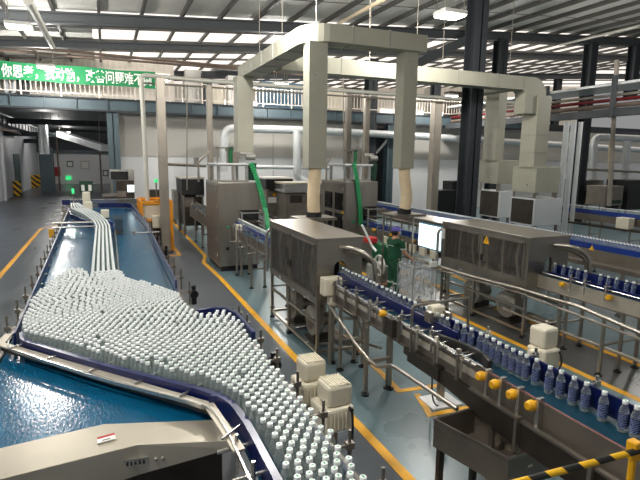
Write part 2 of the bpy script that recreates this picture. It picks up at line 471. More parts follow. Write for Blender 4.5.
for x, y, Y, z0, l in ((437, 60, 25.6, 5.5, 'dark steel column on the upper floor left of the tall dark column'), (500, 60, 18, 0, 'dark steel column under the roof beam just right of the tall dark column'),
                    (590, 60, 18, 0, 'dark steel column in front of the skylights at the upper right'),
                    (559, 70, 30, 5.4, 'short dark steel column far back under the skylights'),
                    (634, 60, 18, 6.06, 'dark steel column at the right edge of the picture')):
    p = P(x, y, Y=Y); column(p.x, Y, z0, roof_z(p.x) + .05, .45, l)
for px_, Y, m, l in ((8, 26, 'wall_left', 'pale column at the left edge behind the green banner'), (21, 25.9, 'column', 'dark column beside the pale column behind the banner')):
    p = P(px_, 60, Y=Y); column(p.x, Y, 5.5, roof_z(p.x), .42, l, m=m)
a = MB().bar(P(405, 70, Y=18.3), P(478, 34, Y=17.6), .2, .35).build('brace_beam', 'beam_grey'); a['kind'] = 'structure'; tag(a, 'dark steel brace sloping down from the tall dark column', 'brace beam')
a = MB().bar(P(376, 153, Y=25.45), P(390, 137, Y=25.3), .1, .12).build('diagonal_brace', 'wall_white'); a['kind'] = 'structure'; tag(a, 'white diagonal brace beside the walkway column', 'brace')
a = MB().box(P(371, 140, Y=25.7).x, P(387, 140, Y=25.7).x, 25.7, 25.86, 0, 4.7).build('roller_door', 'column'); a['kind'] = 'structure'; tag(a, 'dark doorway panel in the back wall behind the walkway column', 'door')

# ---------------------------------------------------------------- walkway, railing, banner
WY = 25.0
wk = struct('walkway_slab', MB().box(-6.2, 26, WY + .05, 27.1, 5.36, 5.5).box(3.4, 46, 27.1, 39, 5.3, 5.5), 'walk_dark')
tag(wk, 'raised walkway floor crossing the hall behind the ducts', 'walkway')
gi = MB().box(-6.2, 26, WY, WY + .02, 4.98, 5.42).build('walkway_girder', 'walk_blue')
gi['kind'] = 'structure'; tag(gi, 'blue grey girder with stiffeners carrying the raised walkway', 'girder')
MB().box(-6.2, 26, WY - .12, WY + .12, 5.42, 5.46).build('flange', 'walk_dark', gi)
MB().box(-6.2, 26, WY - .12, WY + .12, 4.9, 4.98).build('flange', 'walk_dark', gi)
for i in range(26):
    x = -6 + 1.24 * i
    MB().box(x - .015, x + .015, WY - .11, WY, 4.98, 5.42).build('stiffener', 'walk_blue', gi)
rl = thing('guardrail', (0, WY - .06, 5.5), 'cream guardrail with thin balusters along the edge of the raised walkway', 'railing')
MB().box(-6.2, 26, WY - .09, WY - .03, 6.5, 6.56).build('top_rail', 'rail_white', rl)
MB().box(-6.2, 26, WY - .08, WY - .04, 5.6, 5.64).build('bottom_rail', 'rail_white', rl)
MB().box(-6.2, 26, WY - .08, WY - .04, 6.34, 6.37).build('middle_rail', 'rail_white', rl)
for i in range(22):
    x = -6.1 + 1.5 * i
    MB().box(x - .03, x + .03, WY - .09, WY - .03, 5.46, 6.52).build('post', 'rail_white', rl)
    b = MB()
    for k in range(1, 8):
        xx = x + 1.5 * k / 8; b.box(xx - .014, xx + .014, WY - .075, WY - .045, 5.62, 6.36)
    if x < 25: b.build('baluster_panel', 'rail_white', rl)
bn = MB()
N = 24
for i in range(N):
    x0, x1 = -5.6 + 7.9 * i / N, -5.6 + 7.9 * (i + 1) / N
    o = lambda x: WY - .13 + .012 * math.sin(x * 3.1)
    za = lambda x: 6.74 - .02 * math.sin(x * 2.0)
    zb = lambda x: 6.02 + .02 * math.sin(x * 1.7)
    bn.add([(x0, o(x0), zb(x0)), (x1, o(x1), zb(x1)), (x1, o(x1), za(x1)), (x0, o(x0), za(x0)),
            (x0, o(x0) + .01, zb(x0)), (x1, o(x1) + .01, zb(x1)), (x1, o(x1) + .01, za(x1)), (x0, o(x0) + .01, za(x0))],
           [(0, 1, 2, 3), (7, 6, 5, 4), (3, 2, 6, 7), (0, 4, 5, 1)])
bno = bn.build('banner', 'banner'); tag(bno, 'long green banner with white Chinese slogan hung on the walkway railing', 'banner')
def lettering(text, size, mtx, m, parent, name='lettering', ext=.004):
    cu = bpy.data.curves.new(name, 'FONT'); cu.body = text; cu.size = size; cu.extrude = ext; cu.offset = size * .018
    t = bpy.data.objects.new(name, cu); COL.objects.link(t)
    dg = bpy.context.evaluated_depsgraph_get(); dg.update()
    me = bpy.data.meshes.new_from_object(t.evaluated_get(dg)); bpy.data.objects.remove(t); bpy.data.curves.remove(cu)
    me.transform(mtx); me.materials.clear(); me.materials.append(M[m])
    o = bpy.data.objects.new(name, me); COL.objects.link(o); o.parent = parent
    return o
lettering('你思考，我动脑，改善问题难不倒', .56, Matrix.Translation((-3.74, WY - .16, 6.17)) @ Matrix.Rotation(PI / 2, 4, 'X') @ Matrix.Scale(.70, 4, (1, 0, 0)), 'lettering', bno)

# mezzanine along the right side
mz = MB().box(18.4, 18.7, 8, 24.9, 4.75, 5.05).build('pipe_rack_beam', 'beam_grey'); mz['kind'] = 'structure'; tag(mz, 'dark beam of the pipe rack along the right side', 'beam')
a = MB().box(18.5, 20.4, 8, 24.9, 5.95, 6.05).build('cable_tray', 'galvanised'); tag(a, 'wide pale tray on top of the pipe rack at the right', 'cable tray')
for z, m, r, l in ((5.2, 'brown_pipe', .09, 'brown pipe lowest on the right pipe rack'), (5.42, 'red_pipe', .07, 'dark red pipe on the right pipe rack'), (5.6, 'post', .06, 'grey pipe above the red pipe on the right pipe rack')):
    tag(MB().tube([(18.8, 8, z), (18.8, 24.8, z)], r, 8).build('pipe', m), l, 'pipe')
for i, y in enumerate((11.6, 14.2, 17.5)):
    tag(MB().box(18.35, 18.5, y, y + .15, 4.7, 6.3).build('rack_post', 'beam_grey'), 'dark upright of the right pipe rack, %s' % ('nearest to the camera', 'in the middle', 'farthest from the camera')[i], 'post')
# pipes under the walkway behind the second column, and along the roof
for i, (ya, yb, Y, m, r, l) in enumerate(((45, 60, 22.5, 'brown_pipe', .06, 'upper brown pipe crossing under the roof above the banner'), (50, 63, 23.2, 'brown_pipe', .05, 'lower brown pipe crossing under the roof above the banner'))):
    p, q = P(0, ya, Y=Y), P(160, yb, Y=Y); d = q - p
    tag(MB().tube([p - d * .3, q + d * 1.2], r, 8).build('pipe', m), l, 'pipe')
for (a, b, Y, Y2, m, r, l) in (((28, 0), (53, 47), 9, 16.5, 'conduit', .07, 'pale conduit running back under the roof at the upper left'),
                         ((384, -1), (338, 24), 10, 17.5, 'hose', .05, 'cream conduit running along the roof above the duct corner'),
                         ((640, 26), (560, 45), 11, 17.8, 'conduit', .05, 'pale conduit running back under the roof at the upper right')):
    tag(MB().tube([P(*a, Y=Y), P(*b, Y=Y2)], r, 8).build('roof_conduit', m), l, 'conduit')
# equipment on the upper floor
for (x0, y0, x1, y1, Y, m, d, nm, l, c) in (
    (185, 48, 201, 77, 29, 'white', 1.0, 'vent_duct', 'white vertical duct on the upper floor behind the railing', 'duct'),
    (213, 51, 246, 63, 29, 'galvanised', .8, 'vent_duct', 'horizontal silver duct on the upper floor under the skylight', 'duct'),
    (203, 72, 212, 84, 28.2, 'column', .6, 'control_cabinet', 'dark cabinet on the upper floor beside the white duct', 'cabinet'),
    (228, 76, 238, 90, 28, 'white', .6, 'storage_tank', 'white tank standing behind the walkway railing', 'tank'),
    (262, 84, 302, 97, 33, 'blue_panel', 1.2, 'packing_machine', 'blue panelled machine standing on the upper floor', 'machine'),
    (170, 84, 182, 100, 28, 'wall_grey', .6, 'storage_crate', 'grey crate on the walkway behind the railing', 'crate'),
    (209, 86, 224, 100, 28.4, 'white_box', .6, 'storage_crate', 'cream crate on the walkway behind the railing', 'crate'),
    (330, 88, 345, 100, 28, 'white_box', .6, 'storage_crate', 'pale crate behind the railing between the two hanging ducts', 'crate'),
    (345, 88, 362, 100, 28.6, 'steel_dark', .6, 'control_cabinet', 'dark cabinet behind the railing between the hanging ducts', 'cabinet'),
    (450, 92, 466, 102, 28, 'steel_dark', .7, 'control_cabinet', 'dark cabinet on the walkway left of the tall column', 'cabinet'),
    (430, 88, 441, 100, 28, 'wall_grey', .7, 'storage_crate', 'grey crate on the walkway right of the second duct', 'crate')):
    p, q = P(x0, y1, Y=Y), P(x1, y0, Y=Y)
    z0 = max(5.5, p.z) if nm != 'vent_duct' else max(5.5, p.z)
    if nm != 'vent_duct' or y1 > 70: z0 = 5.5
    b = MB().box(p.x, q.x, Y, Y + d, z0, min(q.z, roof_z(p.x) + .4)); o = b.build(nm, m, bevel=.03)
    tag(o, l, c)

# ---------------------------------------------------------------- left aisle and its end
for i, (y, l) in enumerate(((31, 'nearest grey downpipe on the left wall'), (38, 'second grey downpipe on the left wall'))):
    tag(MB().tube([(-6.1, y, 0), (-6.1, y, 4.6)], .1, 10).build('downpipe', 'wall_white'), l, 'pipe')
for i, (y, w, l) in enumerate(((33.2, 1.6, 'blue grey door on the left wall between the downpipes'), (43, 2.4, 'dark blue door deeper along the left wall'))):
    t = MB().box(-6.2, -6.12, y, y + w, 0, 3.0).build('door_%d' % (i + 1), 'walk_blue'); t['kind'] = 'structure'
    MB().box(-6.12, -6.06, y + .1, y + .16, 1.0, 1.2).build('door_handle', 'steel_bright', t)
for x0, x1, y0, y1, Y, nm, m, l, c in (
    (66, 71, 176, 180, 57.9, 'exit_sign', 'green_led', 'glowing green exit sign low on the end wall', 'sign'),
    (67, 73, 161, 167, 57.9, 'notice_board', 'green', 'green notice board on the end wall above the exit sign', 'sign'),
    (81, 89, 161, 169, 57.89, 'notice_board', 'wall_grey', 'grey notice board on the end wall right of the green one', 'sign'),
    (103, 108, 170, 176, 57.9, 'notice_board', 'green_dark', 'dark green sign at the right end of the end wall', 'sign'),
    (55, 60, 167, 176, 57.9, 'fire_hose_cabinet', 'red', 'red fire cabinet at the left of the end wall', 'cabinet')):
    p, q = P(x0, y1, Y=Y), P(x1, y0, Y=Y)
    t = MB().box(p.x, q.x, Y - .06, Y + (.1 if Y > 57.6 else .4), p.z, q.z).build(nm, m, bevel=.01); tag(t, l, c)
    MB().box(p.x + .08, q.x - .08, Y - .08, Y - .06, p.z + .08, q.z - .1).build('face_panel', 'paper' if nm == 'notice_board' else m, t)
a = MB().box(-6.18, -6.1, 35.6, 36.0, 1.9, 2.3).build('wall_beacon', 'blue_led'); tag(a, 'small blue glowing wall lamp on the left wall', 'lamp')
a = MB().box(-6.2, .42, 57.4, 58, 3.15, 3.45).build('hall_beam', 'walk_blue'); a['kind'] = 'structure'; tag(a, 'blue grey beam across the top of the end wall', 'beam')
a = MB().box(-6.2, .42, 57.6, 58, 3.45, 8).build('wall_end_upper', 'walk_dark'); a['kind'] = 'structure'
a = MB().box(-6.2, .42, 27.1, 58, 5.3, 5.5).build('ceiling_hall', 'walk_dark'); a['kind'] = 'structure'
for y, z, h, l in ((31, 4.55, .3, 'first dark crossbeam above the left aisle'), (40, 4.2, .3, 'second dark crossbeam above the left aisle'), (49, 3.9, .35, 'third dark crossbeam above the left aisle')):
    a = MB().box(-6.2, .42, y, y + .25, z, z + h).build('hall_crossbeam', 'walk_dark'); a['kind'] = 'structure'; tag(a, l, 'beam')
a = MB().bar(P(60, 134, Y=34), P(105, 148, Y=30), .45, .35).build('sloping_duct', 'galvanised'); tag(a, 'shiny sloping duct above the left aisle', 'duct')
for q in (P(60, 134, Y=33.8), P(100, 146, Y=30.6)): MB().tube([q, (q.x, q.y, 5.3)], .015, 6).build('hanger_rod', 'post', a)
for x, y, Y, l in ((56, 133, 47, 'thin drop pipe above the fire cabinet'), (99, 139, 47, 'thin drop pipe at the right of the aisle end')):
    p = P(x, y, Y=Y); tag(MB().tube([(p.x, Y, 0), (p.x, Y, p.z)], .07, 8).build('drop_pipe', 'brown_pipe'), l, 'pipe')
ct = thing('cable_trunking', (-5.9, 30, 4.3), 'row of grey cable trunking boxes hung high along the left aisle', 'cable trunking')
MB().box(-5.1, -4.5, 27.5, 46, 4.88, 4.95).build('tray', 'galvanised', ct)
for i in range(14):
    MB().box(-5.1, -4.5, 28 + i * 1.3, 28.9 + i * 1.3, 4.45, 4.88).build('trunking_box', 'beam_grey', ct, bevel=.04)
MB().tube([(-5.2, 27.5, 4.36), (-5.2, 46, 4.36)], .06, 8).build('pipe', 'brown_pipe', ct)
for i, (x, y) in enumerate(((-3.95, 44), (-3.5, 44.4))):
    p = P(41 + 5 * i, 140, Y=40); tag(MB().cyl((p.x, 40, 3.0), .16, 2.2, 'Z', 12).build('downpipe', 'galvanised'), 'shiny downpipe above the left aisle, ' + ('left of its pair' if i == 0 else 'right of its pair'), 'pipe')
for x, y, h, w, l in ((18, 196, 1.1, .5, 'yellow and black striped guard post on the left aisle, nearest of three'), (34, 188, 1.15, .6, 'yellow and black striped guard post on the left aisle, second of three'), (39.5, 186.5, 1.1, .5, 'yellow and black striped guard panel on the left aisle, farthest of three')):
    p = P(x, y, Z=0); a = MB().box(-.5 * w, .5 * w, -.1, .1, 0, h).build('guard_post', 'hazard', bevel=.02); a.location = (p.x, p.y, 0); tag(a, l, 'guard post')
a = MB().box(P(38, 150, Y=45).x, P(52, 150, Y=45).x, 45, 46, 0, 3.5).build('hall_pillar', 'walk_blue'); a['kind'] = 'structure'; tag(a, 'dark blue pillar at the left side of the aisle end', 'pillar')

# ================================================================ ACCUMULATION TABLE
BELT = 1.2
tb = thing('accumulation_table', (0, 8, 0), 'wide blue belted accumulation table with navy guides carrying the crowd of bottles', 'conveyor table')
MB().prism([(-.93, 3.36), (-.1, 3.46), (.72, 3.22), (.74, 1.2), (1.2, 1.2), (1.2, 5.2), (.82, 5.4), (.78, 7), (.87, 13.4), (.78, 18.2), (-.25, 19.4), (-1.15, 18.0), (-.93, 8)], BELT - .05, BELT).build('belt', 'belt', tb)
MB().strip([(-.96, 4.5), (-.97, 8), (-1.19, 17.8)], .03, 1.0, BELT + .0).build('side_frame', 'steel_dull', tb)
MB().strip([(1.24, 1.2), (1.24, 5.2)], .03, .95, BELT - .01).build('side_frame', 'steel_dull', tb)
MB().strip([(.83, 5.5), (.82, 7), (.91, 13.4), (.8, 18.2)], .03, 1.0, BELT - .01).build('side_frame', 'steel_dull', tb)
MB().strip([(-.86, 5.2), (-.91, 8), (-1.12, 17.6)], .025, 1.22, 1.36).build('guide_rail', 'navy', tb, bevel=.006)
MB().strip([(.78, 6.7), (.86, 13.3), (.74, 18.2), (.55, 18.55), (-.3, 18.7)], .025, 1.22, 1.38).build('guide_rail', 'navy', tb, bevel=.006)
MB().strip(rounded([(.77, 6.7), (.74, 5.35), (.86, 5.12), (1.08, 5.12), (1.16, 4.8), (1.165, 4.1), (1.165, 1.2)], .12), .025, 1.205, 1.27).build('guide_rail', 'navy', tb, bevel=.006)
MB().strip([(.8, 5.16), (.95, 5.2), (1.1, 5.14), (1.17, 4.9), (1.175, 4.3)], .04, 1.3, 1.42).build('guide_bulge', 'navy', tb, bevel=.012)
DG = rounded([(-.80, 5.22), (-.77, 5.0), (-.02, 4.06), (.55, 3.44), (.70, 3.22), (.735, 2.9), (.74, 1.2)], .25, 6)
MB().strip(DG, .045, 1.22, 1.36).build('diagonal_guide', 'navy', tb, bevel=.012)
DG2 = [Vector((p[0], p[1], 0)) + Vector((-.10, -.085, 0)) if p[1] > 3.3 else Vector((p[0], p[1], 0)) + Vector((-.12, -.02, 0)) for p in DG]
MB().strip(DG2, .012, 1.30, 1.325).build('chain_rod', 'steel_bright', tb)
MB().strip([(-.93, 5.36), (-.96, 5.1), (.575, 3.27), (.635, 2.66)], .07, 1.30, 1.312).build('flat_bar', 'flat_steel', tb)
MB().strip([(-.95, 5.1), (.57, 3.27)], .012, 1.24, 1.30).build('flat_bar_web', 'steel_dark', tb)
for i, (x, y) in enumerate(((-.8, 4.95), (-.47, 4.58), (-.14, 4.18), (.18, 3.83), (.46, 3.5), (.62, 2.85))):
    MB().tube([(x - .06, y - .06, 1.325), (x + .12, y + .09, 1.325)], .009, 6).build('guide_bracket', 'steel_bright', tb)
for (x, y, r) in ((.66, 2.75, 0), (.68, 2.45, 0)):
    MB().tube([(x - .14, y, 1.27), (x + .08, y + .02, 1.27)], .014, 8).cyl((x - .02, y, 1.1), .012, .26, 'Z', 6).build('guide_bracket', 'steel_bright', tb)
MB().tube([(.64, 2.66, 1.22), (.70, 2.3, 1.22), (.70, 1.3, 1.22)], .014, 8).build('guide_rod', 'steel_bright', tb)
# edge brackets all along both sides
def bracket(x, y, s, big=1.0):
    b = MB().cyl((x, y, 1.12), .011, .30 * big, 'Z', 8).tube([(x + s * .02, y, 1.29), (x - s * .13, y, 1.29)], .009, 6).box(x - .025, x + .025, y - .02, y + .02, 1.27, 1.31)
    b.build('guide_bracket', 'steel_dull', tb)
for i in range(20):
    y = 5.6 + i * .62; x = -.98 - max(0, (y - 8)) * .022
    bracket(x, y, -1)
for i in range(14):
    y = 6.4 + i * .8; bracket(.86 + (.05 if y < 14 else -.02), y, 1)
for y in (5.25, 4.9, 4.4, 3.9, 3.4, 2.9, 2.5, 2.1): bracket(1.27, y, 1, .9)
MB().tube([(.45, 5.22, 1.33), (1.0, 5.3, 1.33)], .012, 6).build('guide_rod', 'steel_bright', tb)
for x, y in ((.99, 6.6), (1.28, 4.02), (.98, 9.8)):
    m = MB().cyl((x, y - .05, 1.2), .055, .1, 'Y', 14).box(x - .03, x + .03, y - .03, y + .03, 1.06, 1.2).cyl((x, y, 1.25), .03, .06, 'Z', 10)
    m.build('sensor', 'black', tb)
# stainless hood at the near end
hood = MB().add([(-.95, 3.35, 1.21), (-.1, 3.455, 1.21), (.6, 3.24, 1.21), (.7, 3.2, 1.21), (.66, 2.96, 1.20), (.1, 3.13, 1.2), (-.95, 3.02, 1.2),
                 (.66, 2.95, 1.15), (.1, 3.12, 1.0), (-.95, 3.01, .92)],
                [(0, 1, 5, 6), (1, 2, 4, 5), (2, 3, 4), (6, 5, 8, 9), (5, 4, 7, 8), (3, 7, 4)])
hd = hood.build('end_hood', 'steel_panel', tb, bevel=.004)
p = P(130, 468, Y=3.09)
MB().obox((.08, 3.115, 1.075), .15, .012, .045, -.1).build('name_plate', 'steel_bright', hd)
for k in range(5): MB().obox((.03 + k * .024, 3.106 - .0025 * k, 1.085), .012, .006, .02, -.1).build('embossed_mark', 'steel_dark', hd)
for k in range(2): MB().cyl((.20 + k * .04, 3.075 - .01 * k, 1.10), .011, .025, 'Y', 12).build('push_button', 'iron', hd)
st = MB().add([(-.135, 3.215, 1.212), (-.03, 3.235, 1.212), (-.035, 3.31, 1.2125), (-.14, 3.29, 1.2125)], [(0, 1, 2, 3)]).build('warning_sticker', 'paper', hd)
MB().add([(-.138, 3.265, 1.2135), (-.033, 3.285, 1.2135), (-.036, 3.308, 1.214), (-.14, 3.288, 1.214)], [(0, 1, 2, 3)]).build('sticker_band', 'red', st)
MB().add([(-.11, 3.235, 1.2135), (-.06, 3.245, 1.2135), (-.062, 3.255, 1.2137), (-.112, 3.245, 1.2137)], [(0, 1, 2, 3)]).build('sticker_mark', 'black', st)
MB().box(-.9, .7, 3.5, 3.56, .4, 1.1).build('void_shade_sheet', 'steel_dark', tb)  # dark sheet standing in for the shade of the void below the hood
for x, y in ((-.9, 5.0), (-.92, 8.5), (-1.0, 12), (-1.1, 16.5), (.82, 7), (.88, 10.5), (.88, 14), (.78, 17.8), (1.2, 5), (1.2, 2.0), (.6, 3.6), (-.85, 3.6)):
    l = MB().box(x - .03, x + .03, y - .03, y + .03, .04, 1.02).build('leg', 'steel_dull', tb)
    MB().cyl((x, y, 0), .045, .04, 'Z', 10).build('foot', 'black', l)
for y in (5, 8.5, 12, 16.5):
    MB().box(-.95, .85, y - .025, y + .025, .3, .36).build('cross_brace', 'steel_dull', tb)
# in-table lane guides at the infeed and the cross bar
MB().strip([(-.32, 13.2), (-.98, 15.7), (-1.13, 17.3), (-1.3, 18.4)], .03, 1.22, 1.36).build('lane_guide', 'navy', tb)
MB().strip([(.1, 12.6), (.13, 13.5), (-.55, 15.9), (-.8, 17.2)], .03, 1.22, 1.33).build('lane_guide', 'blue_guide', tb)
MB().tube([(-1.25, 13.5, 1.36), (-.28, 13.5, 1.36)], .03, 8).build('cross_bar', 'steel_bright', tb)
MB().tube([(-1.2, 12.9, 1.33), (-.3, 12.95, 1.33)], .02, 8).build('cross_bar', 'steel_bright', tb)
MB().tube([(.42, 10.8, 1.44), (.95, 10.8, 1.44)], .015, 8).cyl((.45, 10.8, 1.40), .04, .08, 'Z', 10).build('cross_bar', 'steel_bright', tb)
MB().strip([(.12, 12.6), (.12, 11.2), (.10, 7.6)], .02, 1.21, 1.30).build('stream_divider', 'steel_bright', tb)
MB().box(.12, .30, 12.3, 13.0, 1.21, 1.55).build('clear_cover', 'pane', tb)
for i in range(5):
    y = 14 + i * .9
    MB().tube([(-1.45 - .02 * i, y, 1.30), (-1.0 - .04 * i, y, 1.30)], .012, 6).build('guide_bracket', 'steel_bright', tb)
MB().box(-1.32, -1.2, 13.3, 13.4, 1.05, 1.25).build('corner_plate', 'yellow', tb)

# drive motor covers beside the lane
def motor_cover(name, x, y, z, sx, sy, label):
    t = thing(name, (x, y, 0), label, 'motor', 'white ribbed drive covers beside the bottle lane')
    a = MB().obox((x, y, z), sx, sy, .22, .06).build('gearbox_cover', 'white_box', t, bevel=.025)
    b = MB().obox((x + .02, y + .0, z + .22), sx * .82, sy * .80, .19, .06).build('motor_hood', 'white_box', t, bevel=.03)
    for k in range(8):
        MB().obox((x + .02 - sx * .30 + k * sx * .085, y, z + .405), .012, sy * .74, .016, .06).build('cooling_fin', 'white_box', b, bevel=.004)
    for k in range(6):
        MB().obox((x - sx * .5 * .8 + k * .036, y - sy / 2 - .004, z + .03), .010, .02, .15, .06).build('cooling_fin', 'white_box', a, bevel=.003)
    MB().box(x - .04, x + .04, y - .04, y + .04, 0, z).build('stand', 'steel_dull', t)
    MB().cyl((x + sx * .36, y - sy / 2 - .03, z + .20), .018, .05, 'Y', 10).tube(arc((x + sx * .36, y - sy / 2 - .03, z + .2), (x + sx * .36, y - sy / 2 - .1, z - .02), (x + sx * .2, y - sy / 2 - .05, z - .3), 8), .011, 8).build('power_cable', 'black', t)
    return t
motor_cover('motor_cover', 1.72, 3.74, .68, .29, .30, 'white ribbed drive cover beside the bottle lane, the nearer of the two')
motor_cover('motor_cover', 1.66, 4.14, .74, .27, .28, 'white ribbed drive cover beside the bottle lane, behind the nearer one')

# ================================================================ BOTTLES
def bottle_profile(n_rib=5):
    p = [(.0, .004), (.022, .0), (.0295, .004), (.0318, .014)]
    for k in range(n_rib):
        z = .022 + k * .022
        p += [(.0322, z), (.0326, z + .006), (.0292, z + .012), (.0292, z + .016)]
    p += [(.0322, .136), (.0320, .146), (.0285, .162), (.0215, .180), (.0165, .190), (.0158, .205)]
    return p
CAP_PROF = [(.0180, .199), (.0184, .201), (.0184, .219), (.0172, .2225), (.0, .2228)]
bme = MB().lathe(bottle_profile(), n=16).build('water_bottle', 'pet', smooth=True)
cme = MB().lathe(CAP_PROF, n=14).build('cap', ['cap', 'cap_mark'], smooth=True)
B_MESH, C_MESH = bme.data, cme.data
bm = bmesh.new(); bm.from_mesh(C_MESH)
v = [bm.verts.new((x * .0085, y * .005, .2232)) for x, y in ((-1, -1), (1, -1), (1, 1), (-1, 1))]
f = bm.faces.new(v); f.material_index = 1; bm.to_mesh(C_MESH); bm.free()
bpy.data.objects.remove(bme); bpy.data.objects.remove(cme)
def sleeve_mat():
    m = mat('film_sleeve', (24, 34, 88), 0.25)
    nt = m.node_tree; b = nt.nodes['Principled BSDF']
    tc = nt.nodes.new('ShaderNodeTexCoord'); w = nt.nodes.new('ShaderNodeTexWave'); w.bands_direction = 'Z'
    w.inputs['Scale'].default_value = 26; w.inputs['Distortion'].default_value = 3.0; w.inputs['Detail Scale'].default_value = 9
    nt.links.new(tc.outputs['Object'], w.inputs['Vector'])
    cr = nt.nodes.new('ShaderNodeValToRGB')
    cr.color_ramp.elements[0].position = .55; cr.color_ramp.elements[0].color = (*lin((22, 32, 84)), 1)
    cr.color_ramp.elements[1].position = .95; cr.color_ramp.elements[1].color = (*lin((150, 164, 200)), 1)
    nt.links.new(w.outputs['Fac'], cr.inputs[0]); nt.links.new(cr.outputs[0], b.inputs['Base Color'])
    return m
M['sleeve'] = sleeve_mat()
sme = MB().add(*(lambda q: (q.v, q.f[:-2]))(MB().lathe([(.0329, .036), (.0329, .060), (.0322, .066), (.0322, .074), (.0329, .080), (.0329, .138)], (0, 0, 0), 16))).build('film_sleeve', 'sleeve', smooth=True)
S_MESH = sme.data; bpy.data.objects.remove(sme)
def sleeve(o):
    c = bpy.data.objects.new('film_sleeve', S_MESH); COL.objects.link(c); c.parent = o; c['label'] = 'navy film sleeve'
def bottle(x, y, z, label, group, rz=0.0):
    o = bpy.data.objects.new('water_bottle', B_MESH); COL.objects.link(o); o.location = (x, y, z); o.rotation_euler.z = rz
    tag(o, label, 'bottle', group)
    c = bpy.data.objects.new('cap', C_MESH); COL.objects.link(c); c.parent = o
    return o
def inside(x, y, poly):
    r = False; n = len(poly)
    for i in range(n):
        (x1, y1), (x2, y2) = poly[i], poly[i - 1]
        if (y1 > y) != (y2 > y) and x < (x2 - x1) * (y - y1) / (y2 - y1) + x1: r = not r
    return r
CROWD = [(-.82, 5.32), (-.735, 5.06), (-.0, 4.14), (.57, 3.52), (.735, 3.28), (.79, 2.9), (.80, 1.35), (1.125, 1.35), (1.125, 4.7), (1.05, 5.05), (.80, 5.05), (.71, 5.4), (.70, 5.9), (.45, 6.5), (.16, 7.0), (.1, 7.5), (-.2, 7.5), (-.28, 7.3), (-.38, 7.75), (-.55, 7.75), (-.72, 7.0), (-.82, 6.4)]
D = .0680
cand = []
for j in range(-10, 140):
    for i in range(-40, 60):
        u = (i + .5 * (j % 2)) * D; w = 1.2 + j * D * .866
        # flow lines bend gently, as packed bottles do
        x = u + .080 * math.sin(w * 1.9) + .02 * math.sin(w * 4.1 + 1)
        y = w + .070 * math.sin(x * 2.3 + 1.0) + .012 * math.sin(x * 6 + 2)
        if inside(x, y, CROWD) and random.random() > .005: cand.append((x + random.uniform(-.004, .004), y + random.uniform(-.004, .004)))
# let the bottles push each other apart, as they do on the belt
pts = [list(p) for p in cand]
for it in range(34):
    grid = {}
    for k, p in enumerate(pts): grid.setdefault((int(p[0] // .07), int(p[1] // .07)), []).append(k)
    for k, p in enumerate(pts):
        gx, gy = int(p[0] // .07), int(p[1] // .07)
        for a in (-1, 0, 1):
            for b in (-1, 0, 1):
                for m in grid.get((gx + a, gy + b), ()):
                    if m <= k: continue
                    q = pts[m]; dx, dy = q[0] - p[0], q[1] - p[1]; d = math.hypot(dx, dy)
                    if 1e-6 < d < .0662:
                        f = (.0662 - d) / d * .3; p[0] -= dx * f; p[1] -= dy * f; q[0] += dx * f; q[1] += dy * f
crowd = []
grid = {}
for x, y in pts:
    if not inside(x, y, CROWD) and not inside(x * .985, y + .02, CROWD) and not inside(x - .02, y, CROWD) and not inside(x + .02, y, CROWD): continue
    if y < 4.9 and x < .78 and not inside(x, y, CROWD): continue
    k = (int(x // .07), int(y // .07)); ok = True
    for a in (-1, 0, 1):
        for b in (-1, 0, 1):
            for q in grid.get((k[0] + a, k[1] + b), ()):
                if (q[0] - x) ** 2 + (q[1] - y) ** 2 < .0600 ** 2: ok = False
    if ok: crowd.append((x, y)); grid.setdefault(k, []).append((x, y))
crowd.sort(key=lambda p: p[0] ** 2 + p[1] ** 2)
visible = [p for p in crowd if p[1] > 1.75]
NEAR = 236
REST = []                                          # every bottle past the nearest ones
for x, y in visible[:NEAR]:
    bottle(x, y, BELT, 'clear water bottle with white cap packed in the crowd on the accumulation table', 'bottles crowded on the accumulation table', random.uniform(0, 6))
REST += [(x, y, BELT) for x, y in visible[NEAR:]]
# stream of five files coming down the table
for k in range(5):
    path = [(-.24 + .068 * k, 7.45), (-.25 + .068 * k, 9), (-.26 + .066 * k, 12.4), (-.33 + .068 * k, 13.4), (-.62 + .085 * k, 15.2), (-1.0 + .09 * k, 16.8), (-1.12 + .05 * k, 18.6)]
    for i in range(len(path) - 1):
        a, b = Vector(path[i]), Vector(path[i + 1]); L = (b - a).length; n = max(1, int(L / .0675))
        for s in range(n):
            q = a.lerp(b, s / n); REST.append((q.x, q.y, BELT))

